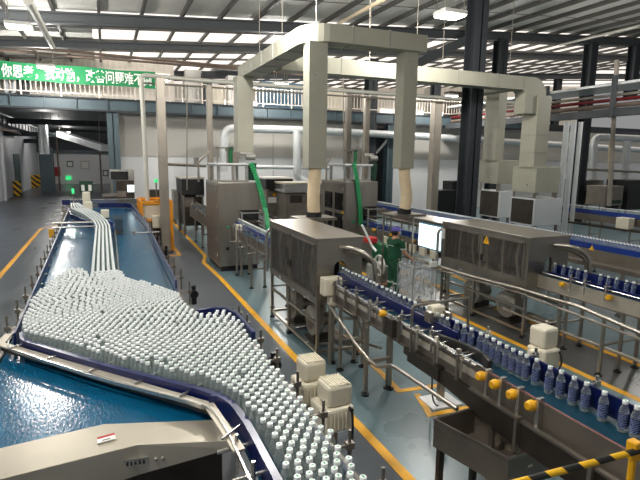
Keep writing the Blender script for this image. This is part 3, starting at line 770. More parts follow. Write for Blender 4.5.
# ================================================================ FILLING LINES
def leg_tube(x, y, z1, parent, r=.028):
    l = MB().tube([(x, y, .05), (x, y, z1)], r, 10).build('leg', 'steel', parent, smooth=True)
    MB().lathe([(.055, 0), (.055, .018), (.022, .03), (.022, .06)], (x, y, 0), 10).build('foot', 'black', l)
    return l
def guide_post(x, y, z, s, parent):
    MB().cyl((x, y, z - .12), .013, .26, 'Z', 8).tube([(x, y, z + .08), (x + s * .12, y, z + .08)], .008, 6).box(x - .022, x + .022, y - .018, y + .018, z + .05, z + .10).build('guide_bracket', 'steel_bright', parent)
def knob(x, y, z, parent):
    MB().lathe([(.0, -.085), (.028, -.085), (.037, -.074), (.042, -.05), (.042, -.03), (.03, -.012), (.03, 0)], (x, y, z), 12, 'X').build('yellow_knob', 'yellow', parent, smooth=True)
def conveyor(loc, label, xc, y0, y1, z, hw=.17, panel=.17, near=None, far=None, legs=(), gh=.13, group=None, panel_mat='steel_dull', guide='navy'):
    t = thing('conveyor', loc, label, 'conveyor', group)
    MB().box(xc - hw + .03, xc + hw - .03, y0, y1, z - .03, z).build('belt', 'belt_small', t)
    for s, nm in ((-1, 'side_panel'), (1, 'side_panel')):
        MB().box(xc + s * hw - .008, xc + s * hw + .008, y0, y1, z - panel, z + .012).build(nm, panel_mat, t)
    MB().box(xc - hw - .03, xc - hw + .012, y0, y1, z - panel - .02, z - panel).build('bottom_flange', 'steel_dull', t)
    if near:
        MB().box(xc - .085, xc - .065, near[0], near[1], z + .025, z + .025 + gh).build('guide_rail', guide, t, bevel=.005)
        n = int((near[1] - near[0]) / .55)
        for k in range(n): guide_post(xc - hw - .03, near[0] + .2 + k * .55, z + .03, 1, t)
    if far:
        MB().box(xc + .07, xc + .09, far[0], far[1], z + .02, z + .05 + gh).build('guide_rail', guide, t, bevel=.005)
        n = int((far[1] - far[0]) / .6)
        for k in range(n): guide_post(xc + hw + .05, far[0] + .3 + k * .6, z + .05, -1, t)
    for y in legs:
        for s in (-1, 1): leg_tube(xc + s * (hw - .02), y, z - .1, t)
        MB().tube([(xc - hw + .02, y, .45), (xc + hw - .02, y, .45)], .018, 8).build('cross_brace', 'steel', t)
    return t

X1 = 3.12
c1 = conveyor((X1, 4, 0), 'nearest filling conveyor with navy guides carrying bottles out of the nearest dryer cabinet', X1, 1.0, 6.6, BELT, hw=.20, panel=.20, near=(3.75, 6.5), far=(1.0, 6.5), legs=(6.15, 5.37, 3.1, 1.6), panel_mat='steel_dull')
for k, z in enumerate((1.255, 1.225)):
    MB().tube([(2.88 + .04 * k, 3.2, z), (2.88 + .04 * k, 6.5, z)], .009, 6).build('guide_rod', 'steel_bright', c1)
MB().tube([(2.925, 1.0, 1.215), (2.925, 3.3, 1.215)], .005, 6).build('wear_strip', 'wear', c1)
for px_, py_ in ((484, 373), (498, 382), (515, 394), (534, 405)):
    q = P(px_, py_, X=2.88); knob(2.895, q.y, 1.185, c1)
    MB().box(2.86, 2.92, q.y - .06, q.y - .03, 1.02, 1.26).build('knob_bracket', 'steel_bright', c1, bevel=.004)
knob(2.895, P(385, 308, X=2.88).y, 1.24, c1)
MB().box(2.895, 2.91, 3.3, 6.5, 1.10, 1.16).build('pale_channel', 'flat_steel', c1)
MB().box(2.885, 2.915, 3.3, 6.5, 1.205, 1.225).build('top_flange', 'steel_bright', c1)
for k in range(9):
    y = 3.5 + k * .34
    MB().box(2.86, 2.90, y, y + .035, 1.0, 1.30).build('guide_post', 'steel', c1, bevel=.005)
    MB().tube([(2.84, y + .02, 1.25), (3.02, y + .02, 1.25)], .008, 6).cyl((2.845, y + .02, 1.25), .02, .02, 'X', 8).build('clamp_rod', 'steel_bright', c1)
MB().box(2.80, 2.88, 4.55, 4.72, 1.05, 1.26).build('sensor_box', 'steel_dark', c1, bevel=.01)
MB().box(2.92, 2.95, 4.9, 6.3, 1.205, 1.245).build('inner_strip', 'navy', c1)
# deep trough and trays hanging below the near part
MB().box(2.84, 2.87, 1.0, 3.0, .80, 1.02).build('lower_panel', 'steel_dark', c1)
MB().bar((2.85, 1.0, 1.02), (2.85, 3.3, 1.02), .04, .02).build('panel_flange', 'steel', c1)
for y in (2.05, 2.7): MB().box(2.8, 2.86, y, y + .03, .77, 1.05).build('gusset', 'steel', c1)
MB().add([(2.86, 3.0, 1.0), (2.86, 4.4, 1.0), (2.86, 4.4, .93), (2.86, 3.6, .86), (2.86, 3.0, .80), (2.90, 3.0, 1.0), (2.90, 4.4, 1.0), (2.90, 4.4, .93), (2.90, 3.6, .86), (2.90, 3.0, .80)],
         [(0, 1, 2, 3, 4), (9, 8, 7, 6, 5), (0, 5, 6, 1), (1, 6, 7, 2), (2, 7, 8, 3), (3, 8, 9, 4), (4, 9, 5, 0)]).build('lower_panel', 'steel_dark', c1)
MB().box(2.84, 2.93, 3.75, 4.3, .88, 1.02).build('junction_box', 'steel_dark', c1, bevel=.008)
# black curved transfer between the two stretches
MB().strip([(2.94, 3.95), (2.99, 3.75), (3.03, 3.55), (3.02, 3.35), (2.96, 3.2)], .04, 1.2, 1.30).build('transfer_curve', 'rubber', c1, bevel=.01)
for y in (3.4, 3.75, 4.1, 4.6, 5.1):
    MB().tube([(2.80, y, 1.26), (3.0, y + .05, 1.26)], .012, 6).cyl((2.82, y, 1.08), .014, .22, 'Z', 8).build('guide_bracket', 'steel_bright', c1)
# tall bent pipe frame over the line
MB().tube(rounded([(2.85, 4.25, 1.0), (2.85, 4.25, 1.50), (3.62, 4.3, 1.50), (3.62, 4.3, .9)], .04), .015, 8).build('sensor_frame', 'steel', c1)
MB().tube([(2.85, 4.25, 1.26), (2.85, 3.7, 1.26)], .014, 8).build('sensor_arm', 'steel_bright', c1)
for a in (429, 447):
    q = P(a, 320, Y=4.15); MB().box(q.x - .025, q.x + .025, 4.1, 4.2, q.z - .02, q.z + .09).build('sensor_plate', 'steel', c1, bevel=.006)
q, r = P(433, 318, Y=4.2), P(446, 306, Y=4.2)
MB().box(q.x, r.x, 4.2, 4.32, q.z, r.z).build('sensor_body', 'white_box', c1, bevel=.015)
# pipe frame with a long handrail beside the line
t = thing('handrail', (2.9, 5, 0), 'bent stainless pipe rail running beside the nearest conveyor down to the steel tray', 'handrail')
MB().tube(rounded([P(330, 306, X=2.8), P(355, 343, X=2.8), P(369, 360, X=2.8), P(378, 367, X=2.78), P(392, 365, X=2.78), P(457, 409, X=2.78)], .06), .022, 10).build('rail', 'steel', t, smooth=True)
for a, b in (((332, 363), .95), ((354, 362), .9), ((365, 395), .9), ((387, 388), .9)):
    q = P(*a, Z=0); leg_tube(q.x, q.y, b, t)
q, r = P(365, 395, Z=0), P(387, 388, Z=0)
MB().tube([(q.x, q.y, .42), (r.x, r.y, .42)], .02, 8).build('cross_brace', 'steel', t)
q, r = P(332, 363, Z=0), P(354, 362, Z=0)
MB().tube(rounded([(q.x, q.y, .7), (r.x, r.y - .1, .7), (r.x + .05, r.y - .2, .4), (3.0, 5.4, .4)], .08), .02, 8).build('cross_brace', 'steel', t)
MB().tube(rounded([(q.x, q.y, .35), (r.x, r.y, .35), (3.2, 5.45, .55)], .05), .018, 8).build('cross_brace', 'steel', t)
# column foot with plate
t = thing('support_column', (3.75, 4.74, 0), 'stainless support column on a pale base plate under the nearest conveyor', 'support column')
q = P(459, 405, Z=0)
q = P(440, 402, Z=0)
MB().obox((q.x, q.y, 0.004), .42, .34, .02, -.05).build('base_plate', 'wall_white', t)
MB().box(q.x - .035, q.x + .035, q.y - .035, q.y + .035, .02, 1.02).build('upright', 'steel', t)
MB().tube(arc((q.x - .1, q.y, .9), (q.x - .35, q.y - .2, .1), (q.x - .1, q.y - .1, .02), 8), .01, 6).build('cable', 'black', t)

# open steel tray under the line
t = thing('steel_tray', (2.85, 3.05, 0), 'open stainless steel collecting tray on legs under the nearest conveyor', 'tray')
a, b, c, d = [P(*k, Z=.75) for k in ((434, 419), (469, 405), (552, 448), (509, 459))]
b = Vector((a.x + .47, a.y + .03, .75)); d.z = .75; c = d + (b - a)
tr = MB()
cen = (a + b + c + d) / 4
inn = [p + (cen - p) * .04 for p in (a, b, c, d)]; out = [a, b, c, d]; DZ = Vector((0, 0, -.26))
vs = out + inn + [p + DZ for p in out] + [p + DZ * .9 for p in inn]
fs = [(i, (i + 1) % 4, (i + 1) % 4 + 4, i + 4) for i in range(4)] + [(i, i + 8, (i + 1) % 4 + 8, (i + 1) % 4) for i in range(4)] + [(i + 4, (i + 1) % 4 + 4, (i + 1) % 4 + 12, i + 12) for i in range(4)] + [(8, 9, 10, 11), (12, 15, 14, 13)]
tr.add(vs, fs).build('basin', 'steel_dull', t)
rim = MB()
for i in range(4): rim.bar(out[i], out[(i + 1) % 4], .02, .018)
rim.build('rim', 'steel', t)
for p in (a, b, c, d):
    q = p + (cen - p) * .15
    MB().box(q.x - .025, q.x + .025, q.y - .025, q.y + .025, 0, .5).build('leg', 'steel_dark', t)
MB().obox(P(531, 462, X=3.0) * 0 + d + (c - d) * .5 + Vector((.0, -.006, -.13)), .05, .004, .02, math.atan2((c - d).y, (c - d).x)).build('label_plate', 'white_box', t)

# striped barrier bar at the lower right
t = thing('striped_barrier', (2.3, 1.6, 0), 'yellow and black striped barrier bar at the lower right corner', 'barrier')
p, q = P(500, 487, Z=1.42), P(668, 443, Z=1.42)
o = MB().tube([p - Vector((p.x, p.y, p.z)), q - p], .018, 12).build('bar', 'hazard_fine', t, smooth=True); o.location = p
q = P(634, 449, Z=1.42)
MB().box(q.x - .03, q.x + .03, q.y - .03, q.y + .03, 1.36, 1.47).build('bar_clamp', 'yellow', t, bevel=.008)
MB().cyl((q.x, q.y + .0, 0), .02, 1.37, 'Z', 10).build('post', 'yellow', t)
q = P(512, 484, Z=1.42)
MB().cyl((q.x, q.y, 0), .02, 1.4, 'Z', 10).build('post', 'yellow', t)

# bottles on the nearest conveyor
L1B = 'navy sleeved water bottle with white cap riding the nearest filling conveyor'
L1G = 'bottles on the nearest filling conveyor'
caps = [(448, 322), (456, 324), (464, 328), (471, 331), (480, 335), (486, 337), (493, 341), (500, 344), (507, 348), (514, 351), (521, 355), (527, 358), (536, 363), (551, 369), (561, 373), (574, 379), (586, 384), (605, 391.5), (625, 399.5), (637, 403.5)]
ys = [P(x, y, X=X1).y for x, y in caps]
for i, y in enumerate(ys): sleeve(bottle(X1 + random.uniform(-.012, .012), y, BELT, L1B, L1G, random.uniform(0, 6)))
y = ys[0] + .09
while y < 6.55:
    sleeve(bottle(X1 + random.uniform(-.01, .01), y, BELT, L1B, L1G, random.uniform(0, 6))); y += random.uniform(.082, .12)

def white_motor(x, y, z, label, sx=.2, sy=.2, h=.34, group=None):
    t = thing('drive_motor', (x, y, 0), label, 'motor', group)
    a = MB().obox((x, y, z), sx, sy, h * .5, .05).build('gearbox', 'white_box', t, bevel=.02)
    MB().obox((x + .01, y + .02, z + h * .5), sx * .9, sy * .85, h * .5, .05).build('motor_hood', 'white_box', t, bevel=.025)
    MB().box(x - sx * .75, x - sx * .45, y - .04, y + .04, z + .02, z + h * .45).build('flange', 'white_box', t, bevel=.015)
    MB().tube(arc((x + sx * .35, y - sy * .52, z + h * .45), (x + sx * .4, y - sy * .9, z + h * .2), (x + sx * .05, y - sy * .6, z - .06), 8), .009, 8).build('power_cable', 'black', t)
    MB().box(x - .03, x + .03, y - .03, y + .03, 0, z).build('stand', 'steel_dull', t)
    return t
white_motor(3.68, 3.3, 1.10, 'white drive motor on the far side of the nearest conveyor in front of second dryer', .21, .21, .38)

# ---------------------------------------------------------------- dryer cabinets
def blower(x, y, z, parent, r=.24, face=-1):
    b = MB().lathe([(0, -.09), (r * .62, -.09), (r * .66, -.07), (r, -.06), (r, .07), (r * .6, .08), (0, .08)], (x, y, z), 28, 'X').build('blower', 'iron', parent, smooth=True)
    g = MB()
    for rr in (.18, .34, .5):
        pts = [(x - .095, y + r * rr * math.cos(2 * PI * k / 24), z + r * rr * math.sin(2 * PI * k / 24)) for k in range(25)]
        g.tube(pts, .008, 5)
    for k in range(8):
        a = 2 * PI * k / 8; g.tube([(x - .095, y, z), (x - .095, y + r * .58 * math.cos(a), z + r * .58 * math.sin(a))], .007, 5)
    g.build('intake_grille', 'steel', b)
    MB().cyl((x + .08, y, z), r * .45, .28, 'X', 20).build('motor', 'steel_dull', b, smooth=True)
    MB().box(x - .06, x + .08, y - r * 1.0, y - r * .4, z - .02, z + r * 1.2).build('outlet', 'steel_dull', b, bevel=.01)
    MB().box(x - .1, x + .36, y - .2, y + .2, .10, .13).box(x - .05, x + .3, y - .12, y + .12, .13, z - r * .75).build('blower_base', 'steel_dark', b)
def dryer(X0, X1_, Y0, Y1, zb, zt, xc, zbelt, label, warn=False, brown=False):
    t = thing('dryer_cabinet', ((X0 + X1_) / 2, (Y0 + Y1) / 2, 0), label, 'bottle dryer', 'stainless bottle dryers')
    # shell with a bottle opening in the near end
    sh = MB()
    sh.box(X0 + .004, X1_ - .004, Y0 + .004, Y1 - .004, zb + .002, zb + .03)
    sh.box(X1_ - .02, X1_, Y0, Y1, zb, zb + .12).box(X1_ - .02, X1_, Y0, Y1, zt - .12, zt).box(X1_ - .02, X1_, Y0, Y0 + .1, zb, zt).box(X1_ - .02, X1_, Y1 - .1, Y1, zb, zt); sh.box(X0 + .003, X1_ - .003, Y1 - .02, Y1 + .001, zb, zt)
    ow, oz0, oz1 = .10, zbelt - .05, zbelt + .30
    sh.box(X0 + .003, xc - ow, Y0 - .001, Y0 + .02, zb, zt); sh.box(xc + ow, X1_ - .003, Y0 - .001, Y0 + .02, zb, zt); sh.box(xc - ow, xc + ow, Y0, Y0 + .02, zb, oz0)
    arch = [(xc - ow, Y0, zt), (xc - ow, Y0, oz1 - ow)] + [(xc - ow * math.cos(a), Y0, oz1 - ow + ow * math.sin(a)) for a in [PI * k / 10 for k in range(1, 10)]] + [(xc + ow, Y0, oz1 - ow), (xc + ow, Y0, zt)]
    sh.extrude(arch, (0, .02, 0))
    f = .12; wb_ = .22 if warn else .13
    ym = (Y0 + Y1) / 2
    sh.box(X0, X0 + .02, Y0, Y0 + f, zb + wb_, zt - .1); sh.box(X0, X0 + .02, Y1 - f, Y1, zb + wb_, zt - .1); sh.box(X0, X0 + .02, ym - f / 2, ym + f / 2, zb + wb_, zt - .1)
    sh.box(X0, X0 + .02, Y0, Y1, zt - .10, zt); sh.box(X0, X0 + .02, Y0, Y1, zb, zb + wb_)
    sh.build('shell', 'steel', t)
    MB().box(X0 - .025, X1_ + .02, Y0 - .03, Y1 + .02, zt, zt + .025).build('top_cover', 'steel', t, bevel=.006)
    MB().box(xc - ow + .005, xc + ow - .005, Y0 + .25, Y0 + .27, oz0, oz1).build('inner_curtain', 'black', t)
    for k, (a, b) in enumerate(((Y0 + f, ym - f / 2), (ym + f / 2, Y1 - f))):
        d = MB().box(X0 - .012, X0 - .002, a - .03, b + .03, zb + wb_ - .02, zb + wb_ + .005).box(X0 - .012, X0 - .002, a - .03, b + .03, zt - .105, zt - .08).box(X0 - .012, X0 - .002, a - .03, a, zb + wb_ - .02, zt - .08).box(X0 - .012, X0 - .002, b, b + .03, zb + wb_ - .02, zt - .08).build('door', 'steel_dull', t)
        MB().box(X0 - .008, X0 - .003, a, b, zb + wb_ + .005, zt - .105).build('pane', 'pane', d)
        hy = b if k == 0 else a
        MB().box(X0 - .035, X0 - .012, hy - .01, hy + .02, zb + .35, zb + .47).build('door_handle', 'black', d, bevel=.005)
    # what shows behind the panes: nozzle manifolds and brushes
    MB().box(X1_ - .012, X1_ - .006, Y0 + .1, Y1 - .1, zb + .12, zt - .12).build('rear_pane', 'pane', t)
    MB().box(X0 + .05, X1_ - .05, Y0 + .1, Y1 - .1, zb + .03, zb + .06).build('drip_tray', 'steel_bright', t)
    MB().box(xc - .12, xc - .10, Y0 + .1, Y1 - .1, zbelt + .1, zbelt + .16).box(xc - .12, xc - .1, Y0 + .1, Y1 - .1, zbelt - .04, zbelt).build('inner_rail', 'steel_bright', t)
    n = 16
    for k in range(n):
        y = Y0 + .2 + (Y1 - Y0 - .4) * k / (n - 1); w = random.uniform(.015, .03)
        MB().tube(rounded([(X0 + .12, y, zt - .12), (X0 + .08, y + random.uniform(-.05, .05), zt - .4), (X0 + .12, y + random.uniform(-.06, .06), zb + .12)], .1), w, 6).build('air_nozzle', ('brown', 'wall_beige', 'steel_dull')[k % 3] if brown else ('iron', 'steel_bright', 'conduit')[k % 3], t)
    if not brown:
        MB().box(X0 + .04, X0 + .1, ym + .2, ym + .42, zb + .42, zb + .62).build('control_panel', 'green_dark', t)
    for y in (Y0 + .32, ym + .5):
        MB().box(X0 - .001, X0 + .002, y, y + .12, zb + .02, zb + .08).build('maker_plate', 'steel_bright', t)
    if warn:
        y = ym - .16; z = zt - .17
        MB().extrude([(X0 - .016, y - .085, z - .075), (X0 - .016, y + .085, z - .075), (X0 - .016, y, z + .075)], (.004, 0, 0)).build('warning_triangle', 'yellow', t)
        MB().box(X0 - .018, X0 - .015, y - .008, y + .008, z - .045, z + .025).build('warning_bolt', 'black', t)
        MB().box(X0 - .03, X0 - .01, Y1 - .1, Y1 - .02, zt - .34, zt - .14).build('notice_tag', 'paper', t)
    # tube frame below
    for x in (X0 + .03, X1_ - .03):
        for y in (Y0 + .03, ym + .15, Y1 - .03):
            l = MB().box(x - .022, x + .022, y - .022, y + .022, .05, zb).build('leg', 'steel', t)
            MB().lathe([(.05, 0), (.05, .02), (.02, .03), (.02, .06)], (x, y, 0), 10).build('foot', 'black', l)
        MB().box(x - .02, x + .02, Y0, Y1, .10, .14).box(x - .018, x + .018, Y0, Y1, zb - .32, zb - .28).build('frame_rail', 'steel', t)
    for y in (Y0 + .03, ym + .15, Y1 - .03):
        MB().box(X0, X1_, y - .02, y + .02, .10, .14).build('frame_rail', 'steel', t)
    blower(X0 + .22, Y0 + .62, .42, t); blower(X0 + .22, Y0 + 1.55, .42, t)
    MB().tube(rounded([(X0 + .4, Y0 + .3, .3), (X0 + .4, Y0 - .15, .28), (X1_ - .1, Y0 - .15, .28)], .1), .05, 10).build('air_pipe', 'steel', t, smooth=True)
    # bent exhaust rail on the near end
    MB().tube(rounded([(X1_ - .36, Y0, zt - .13), (X1_ - .22, Y0 - .25, zt - .12), (X1_ - .02, Y0 - .42, zt - .26), (X1_ + .02, Y0 - .45, zt - .8)], .12), .035, 12).build('exhaust_pipe', 'steel', t, smooth=True)
    MB().tube(rounded([(X1_ - .30, Y0, zt - .2), (X1_ - .14, Y0 - .15, zt - .2), (X1_ + .06, Y0 - .3, zt - .34), (X1_ + .1, Y0 - .32, zt - .8)], .12), .025, 10).build('exhaust_pipe', 'steel_dull', t, smooth=True)
    MB().tube(rounded([(X0 - .02, Y1 + .12, zb + .0), (X0 - .02, Y1 + .12, zt - .2), (X0 + .1, Y1 + .02, zt - .12)], .08), .03, 10).build('bent_pipe', 'steel_bright', t, smooth=True)
    return t
d1 = dryer(2.75, 3.48, 6.58, 8.87, .86, 1.83, X1, BELT, 'stainless bottle dryer cabinet with two dark windows nearest to the bottle table')
X2 = 6.85
BELT2 = 1.09
d2 = dryer(6.4, 7.3, 6.2, 8.56, .80, 1.72, X2, BELT2, 'stainless bottle dryer cabinet with a yellow warning triangle, beyond the plastic lined bin', True, True)
# white drive on the near end of the first dryer
t = thing('gearbox_motor', (2.8, 6.45, 0), 'white gearbox motor on a post at the corner of the nearest dryer cabinet', 'motor')
p = P(331, 288, Y=6.4)
MB().box(p.x - .14, p.x + .15, 6.32, 6.5, p.z - .10, p.z + .16).build('gearbox', 'white_box', t, bevel=.02)
MB().box(p.x - .03, p.x + .14, 6.34, 6.48, p.z - .26, p.z - .10).build('motor_neck', 'white_box', t, bevel=.02)
MB().cyl((p.x + .0, 6.40, 0), .03, p.z - .24, 'Z', 10).build('post', 'steel', t)
MB().tube(arc((p.x, 6.31, p.z + .02), (p.x + .2, 6.2, p.z - .1), (p.x + .35, 6.25, p.z - .45), 8), .012, 8).build('power_cable', 'black', t)

# second line
c2 = conveyor((X2, 4, 0), 'second filling conveyor carrying spaced bottles out of the dryer with the warning triangle', X2, 1.5, 6.2, BELT2, hw=.2, panel=.2, far=(1.5, 6.1), legs=(5.6, 4.65, 3.4, 2.2), panel_mat='steel_panel')
MB().tube([(6.62, 1.5, 1.16), (6.62, 6.1, 1.16)], .012, 6).build('guide_rod', 'steel_bright', c2)
MB().box(6.74, 6.76, 1.5, 6.1, 1.105, 1.17).build('guide_rail', 'navy', c2)
for a in ((562, 284), (609, 298)):
    knob(6.64, P(*a, X=6.6).y, 1.06, c2)
for y in (3.2, 3.9, 4.9, 5.25, 5.5): guide_post(6.58, y, 1.12, 1, c2)
for a in ((555, 264.5), (564, 266), (571, 268), (578, 269.5), (586, 271), (601, 273.5), (609, 276), (617, 278), (627, 280), (634, 282), (645, 285)):
    y = P(*a, X=X2).y
    if y < 6.15: sleeve(bottle(X2 + random.uniform(-.01, .01), y, BELT2, 'navy sleeved water bottle with white cap on the second filling conveyor', 'bottles on the second filling conveyor'))
t = thing('pipe_rail', (6.1, 6, 0), 'long stainless pipe rail with legs running in front of the second dryer', 'pipe rail')
MB().tube([P(425, 262, Z=.86), P(470, 276, Z=.86), P(520, 289, Z=.86), P(580, 307, Z=.86), P(640, 333, Z=.86), (6.05, 3.0, .86)], .03, 10).build('rail', 'steel', t, smooth=True)
MB().tube([P(425, 266, Z=.80), P(520, 293, Z=.80), P(640, 339, Z=.80), (6.1, 3.0, .8)], .02, 8).build('rail', 'steel_dull', t, smooth=True)
for a in ((555, 356), (608, 373)):
    q = P(*a, Z=0); leg_tube(6.3, q.y, .84, t)
for y in (4.75, 5.75):
    MB().tube([(6.3, y, .4), (6.85, y, .4)], .02, 8).build('cross_brace', 'steel', t)
MB().tube([(6.32, 3.2, .42), (6.32, 6.6, .42)], .022, 8).build('lower_rail', 'steel', t)
for y in (9.2, 8.0): leg_tube(6.18, y, .84, t)

# ---------------------------------------------------------------- upstream of the dryers
c3 = conveyor((3.12, 11, 0), 'conveyor between the film labelling cabinet and the nearest dryer cabinet', 3.12, 8.9, 12.9, BELT, hw=.18, panel=.18, near=(8.95, 12.8), legs=(9.4, 11.0, 12.4), guide='blue_guide')
REST += [(3.12, 8.95 + .075 * k, BELT) for k in range(52)]
for y in (9.6, 10.4, 11.2, 12):
    MB().tube([(2.9, y, .95), (2.7, y, .95), (2.7, y, 1.35)], .018, 8).build('guide_arm', 'steel', c3)
t = thing('drive_motor', (2.9, 12.1, 0), 'white drive motor in front of the film labelling cabinet beside its conveyor', 'motor')
p = P(241, 234, Y=12.2)
MB().box(p.x - .12, p.x + .1, 12.1, 12.3, p.z - .2, p.z + .24).build('gearbox', 'white_box', t, bevel=.03)
MB().cyl((p.x, 12.2, 0), .03, p.z - .2, 'Z', 8).build('post', 'steel', t)
MB().tube([(p.x + .1, 12.08, p.z + .05), (p.x + .3, 12.0, p.z - .2)], .012, 6).build('power_cable', 'black', t)

def chute(pts, w, name_parent):
    b = MB()
    pts = [Vector(p) for p in pts]; L = 0; pr_ = pts[0]
    segs = []
    for i in range(len(pts) - 1):
        n = max(2, int((pts[i + 1] - pts[i]).length / .07))
        for k in range(n):
            segs.append((pts[i].lerp(pts[i + 1], k / n), pts[i].lerp(pts[i + 1], (k + .72) / n)))
    for p, q in segs: b.bar(p, q, w, .03, (0, 1, 0))
    b.build('film_web', 'green_light', name_parent)
    c = MB()
    for i in range(len(pts) - 1): c.bar(pts[i], pts[i + 1], w * .6, .02, (0, 1, 0))
    c.build('film_guide', 'green', name_parent)
def labeller(X0, X1_, Y0, Y1, zt, label, windows, reel, chute_pts):
    t = thing('labelling_machine', ((X0 + X1_) / 2, (Y0 + Y1) / 2, 0), label, 'labelling machine', 'film labelling machines')
    MB().box(X0, X1_, Y0, Y1, .14, zt).build('cabinet', 'steel', t, bevel=.015)
    MB().box(X0 + .06, X1_ - .04, Y0 + .06, Y1 - .06, .0, .14).build('plinth', 'black', t)
    MB().box(X0 - .012, X0, Y0 + .05, Y1 - .05, .2, zt - .08).build('side_door', 'steel_dull', t, bevel=.004)
    for k in range(5): MB().box(X0 - .03, X0 - .012, Y0 + .1, Y0 + .16, .4 + k * .42, .5 + k * .42).build('hinge', 'steel_bright', t)
    if windows:
        for a in (0, 1):
            for z0, z1 in ((.95, 1.4), (1.5, 2.0)):
                y0 = Y0 + .15 + a * .75
                f = MB().box(X0 - .03, X0 - .012, y0, y0 + .55, z0, z1).build('window', 'screen_black', t, bevel=.01)
                MB().box(X0 - .04, X0 - .03, y0 + .05, y0 + .5, z0 + .05, z1 - .05).build('pane', 'dark_glass', f)
        MB().box(X0 - .04, X0 - .012, Y0 + .1, Y0 + .2, 1.42, 1.48).build('control_button', 'yellow', t)
    # outfeed opening with its frame on the near face
    MB().box(X0 + .55, X1_ - .02, Y0 - .01, Y0 + .005, .95, 1.62).build('outfeed_opening', 'black', t)
    fr = MB()
    for x in (X0 + .5, X1_ + .0): fr.box(x - .02, x + .02, Y0 - .45, Y0 - .41, .7, 1.6).bar((x, Y0 - .43, 1.6), (x, Y0, 1.6), .03, .03).bar((x, Y0 - .43, 1.2), (x, Y0, 1.2), .03, .03)
    fr.box(X0 + .5, X1_, Y0 - .45, Y0 - .41, 1.57, 1.6).box(X0 + .5, X1_, Y0 - .45, Y0 - .41, 1.32, 1.35)
    fr.build('outfeed_guard', 'steel_bright', t)
    MB().box(X0 + .6, X1_ - .1, Y0 - .5, Y0, 1.32, 1.36).build('outfeed_table', 'steel_dark', t)
    MB().box(X0 + .2, X0 + .3, Y0 - .012, Y0, 1.16, 1.21).build('status_plate', 'green_light', t)
    MB().cyl((X0 + .22, Y0 - .02, .62), .05, .02, 'Y', 14).build('cable_port', 'black', t)
    # open frame with the film unwinder on the roof
    w = X1_ - X0
    fm = MB()
    for x, y in ((X0 + .06, Y0 + .2), (X0 + .42, Y0 + .1), (X0 + .78, Y0 + .1), (X0 + .06, Y0 + 1.2), (X0 + .78, Y0 + 1.2)):
        fm.box(x - .035, x + .035, y - .035, y + .035, zt, zt + .46)
    fm.box(X0 - .05, X0 + .85, Y0 + .03, Y0 + 1.25, zt + .42, zt + .46).box(X0 + .02, X0 + .82, Y0 + .06, Y0 + .13, zt, zt + .05)
    fm.build('unwinder_frame', 'steel_bright', t)
    MB().box(X0 - .02, X0 + .85, Y0 + .0, Y0 + 1.22, zt + .46, zt + .49).build('unwinder_table', 'wall_white', t)
    b2 = MB()
    b2.box(X0 + .02, X0 + .06, Y0 + .2, Y0 + .24, zt + .49, zt + .90).box(X0 + .28, X0 + .32, Y0 + .2, Y0 + .24, zt + .49, zt + .90).box(X0 + .0, X0 + .34, Y0 + .2, Y0 + .24, zt + .86, zt + .90)
    b2.tube([(X0 - .4, Y0 + .5, zt + .0), (X0 - .4, Y0 + .5, zt + .5), (X0 - .1, Y0 + .5, zt + .80)], .03, 8)
    b2.build('unwinder_bracket', 'steel', t)
    MB().cyl((X0 + .38, Y0 + .25, zt + .5), .07, .34, 'Z', 16).build('film_roll', 'green', t, smooth=True)
    MB().box(X0 + .36, X0 + .62, Y0 + .28, Y0 + .5, zt + .49, zt + .80).build('guide_head', 'steel_dull', t, bevel=.01)
    MB().box(X0 + .30, X0 + .48, Y0 + .3, Y0 + .46, zt + .80, zt + .904).build('film_brake', 'green_dark', t)
    MB().cyl((X0 + .6, Y0 + .12, zt + .74), .06, .3, 'X', 12).cyl((X0 + .75, Y0 + .05, zt + .66), .08, .24, 'X', 12).build('roller', 'iron', t)
    MB().lathe([(.10, 0), (.14, .45), (0, .45)], (X0 + .92, Y0 + .15, zt + .05), 14).build('film_hopper', 'green_dark', t)
    if reel:
        MB().lathe([(0, -.02), (.26, -.02), (.26, .02), (0, .02)], (X0 - .35, Y0 + .3, zt + .45), 20, 'X').build('reel', 'steel_bright', t)
    chute(chute_pts, .13, t)
    return t
YA = 12.85
labeller(2.62, 3.7, 12.9, 14.6, 2.34, 'grey steel film labelling machine with a green film web, at the yellow floor line', False, False,
         [P(x, y, Y=YA) for x, y in ((251, 163), (256, 176), (261, 192), (265, 208))] + [P(268, 226, Y=12.5), P(269, 240, Y=12.4)])
labeller(6.25, 7.28, 12.9, 14.7, 2.34, 'film labelling machine with dark windows and a green film web, left of the worker', True, False,
         [P(x, y, Y=YA) for x, y in ((354, 163), (357, 180), (360, 205), (361, 235))])

# second line upstream with the lit panel
c4 = conveyor((6.85, 11, 0), 'conveyor with blue guides behind the worker leading to the second dryer', 6.85, 8.6, 12.9, BELT2, hw=.2, panel=.2, near=(8.7, 12.8), legs=(9.2, 10.8, 12.2), guide='blue_guide')
REST += [(6.85, 8.7 + .085 * k, BELT2) for k in range(48)]
for k in range(6):
    MB().box(6.5, 6.58, 8.9 + k * .42, 9.12 + k * .42, .84, 1.02).build('switch_box', 'white_box', c4, bevel=.01)
for y in (9.9, 10.9, 11.8): knob(6.62, y, 1.1, c4)
MB().tube([(6.3, 8.7, .82), (6.3, 12.6, .82)], .03, 8).build('side_rail', 'steel', c4)
MB().tube([(6.45, 8.7, .70), (6.45, 12.6, .70)], .03, 8).build('side_rail', 'steel_dull', c4)
t = thing('inspection_lamp', (6.6, 9.3, 1.0), 'bright white lit inspection panel standing on the conveyor behind the worker', 'light panel')
MB().box(6.52, 6.58, 8.72, 9.62, 1.02, 1.60).build('lamp_frame', 'blue_panel', t, bevel=.01)
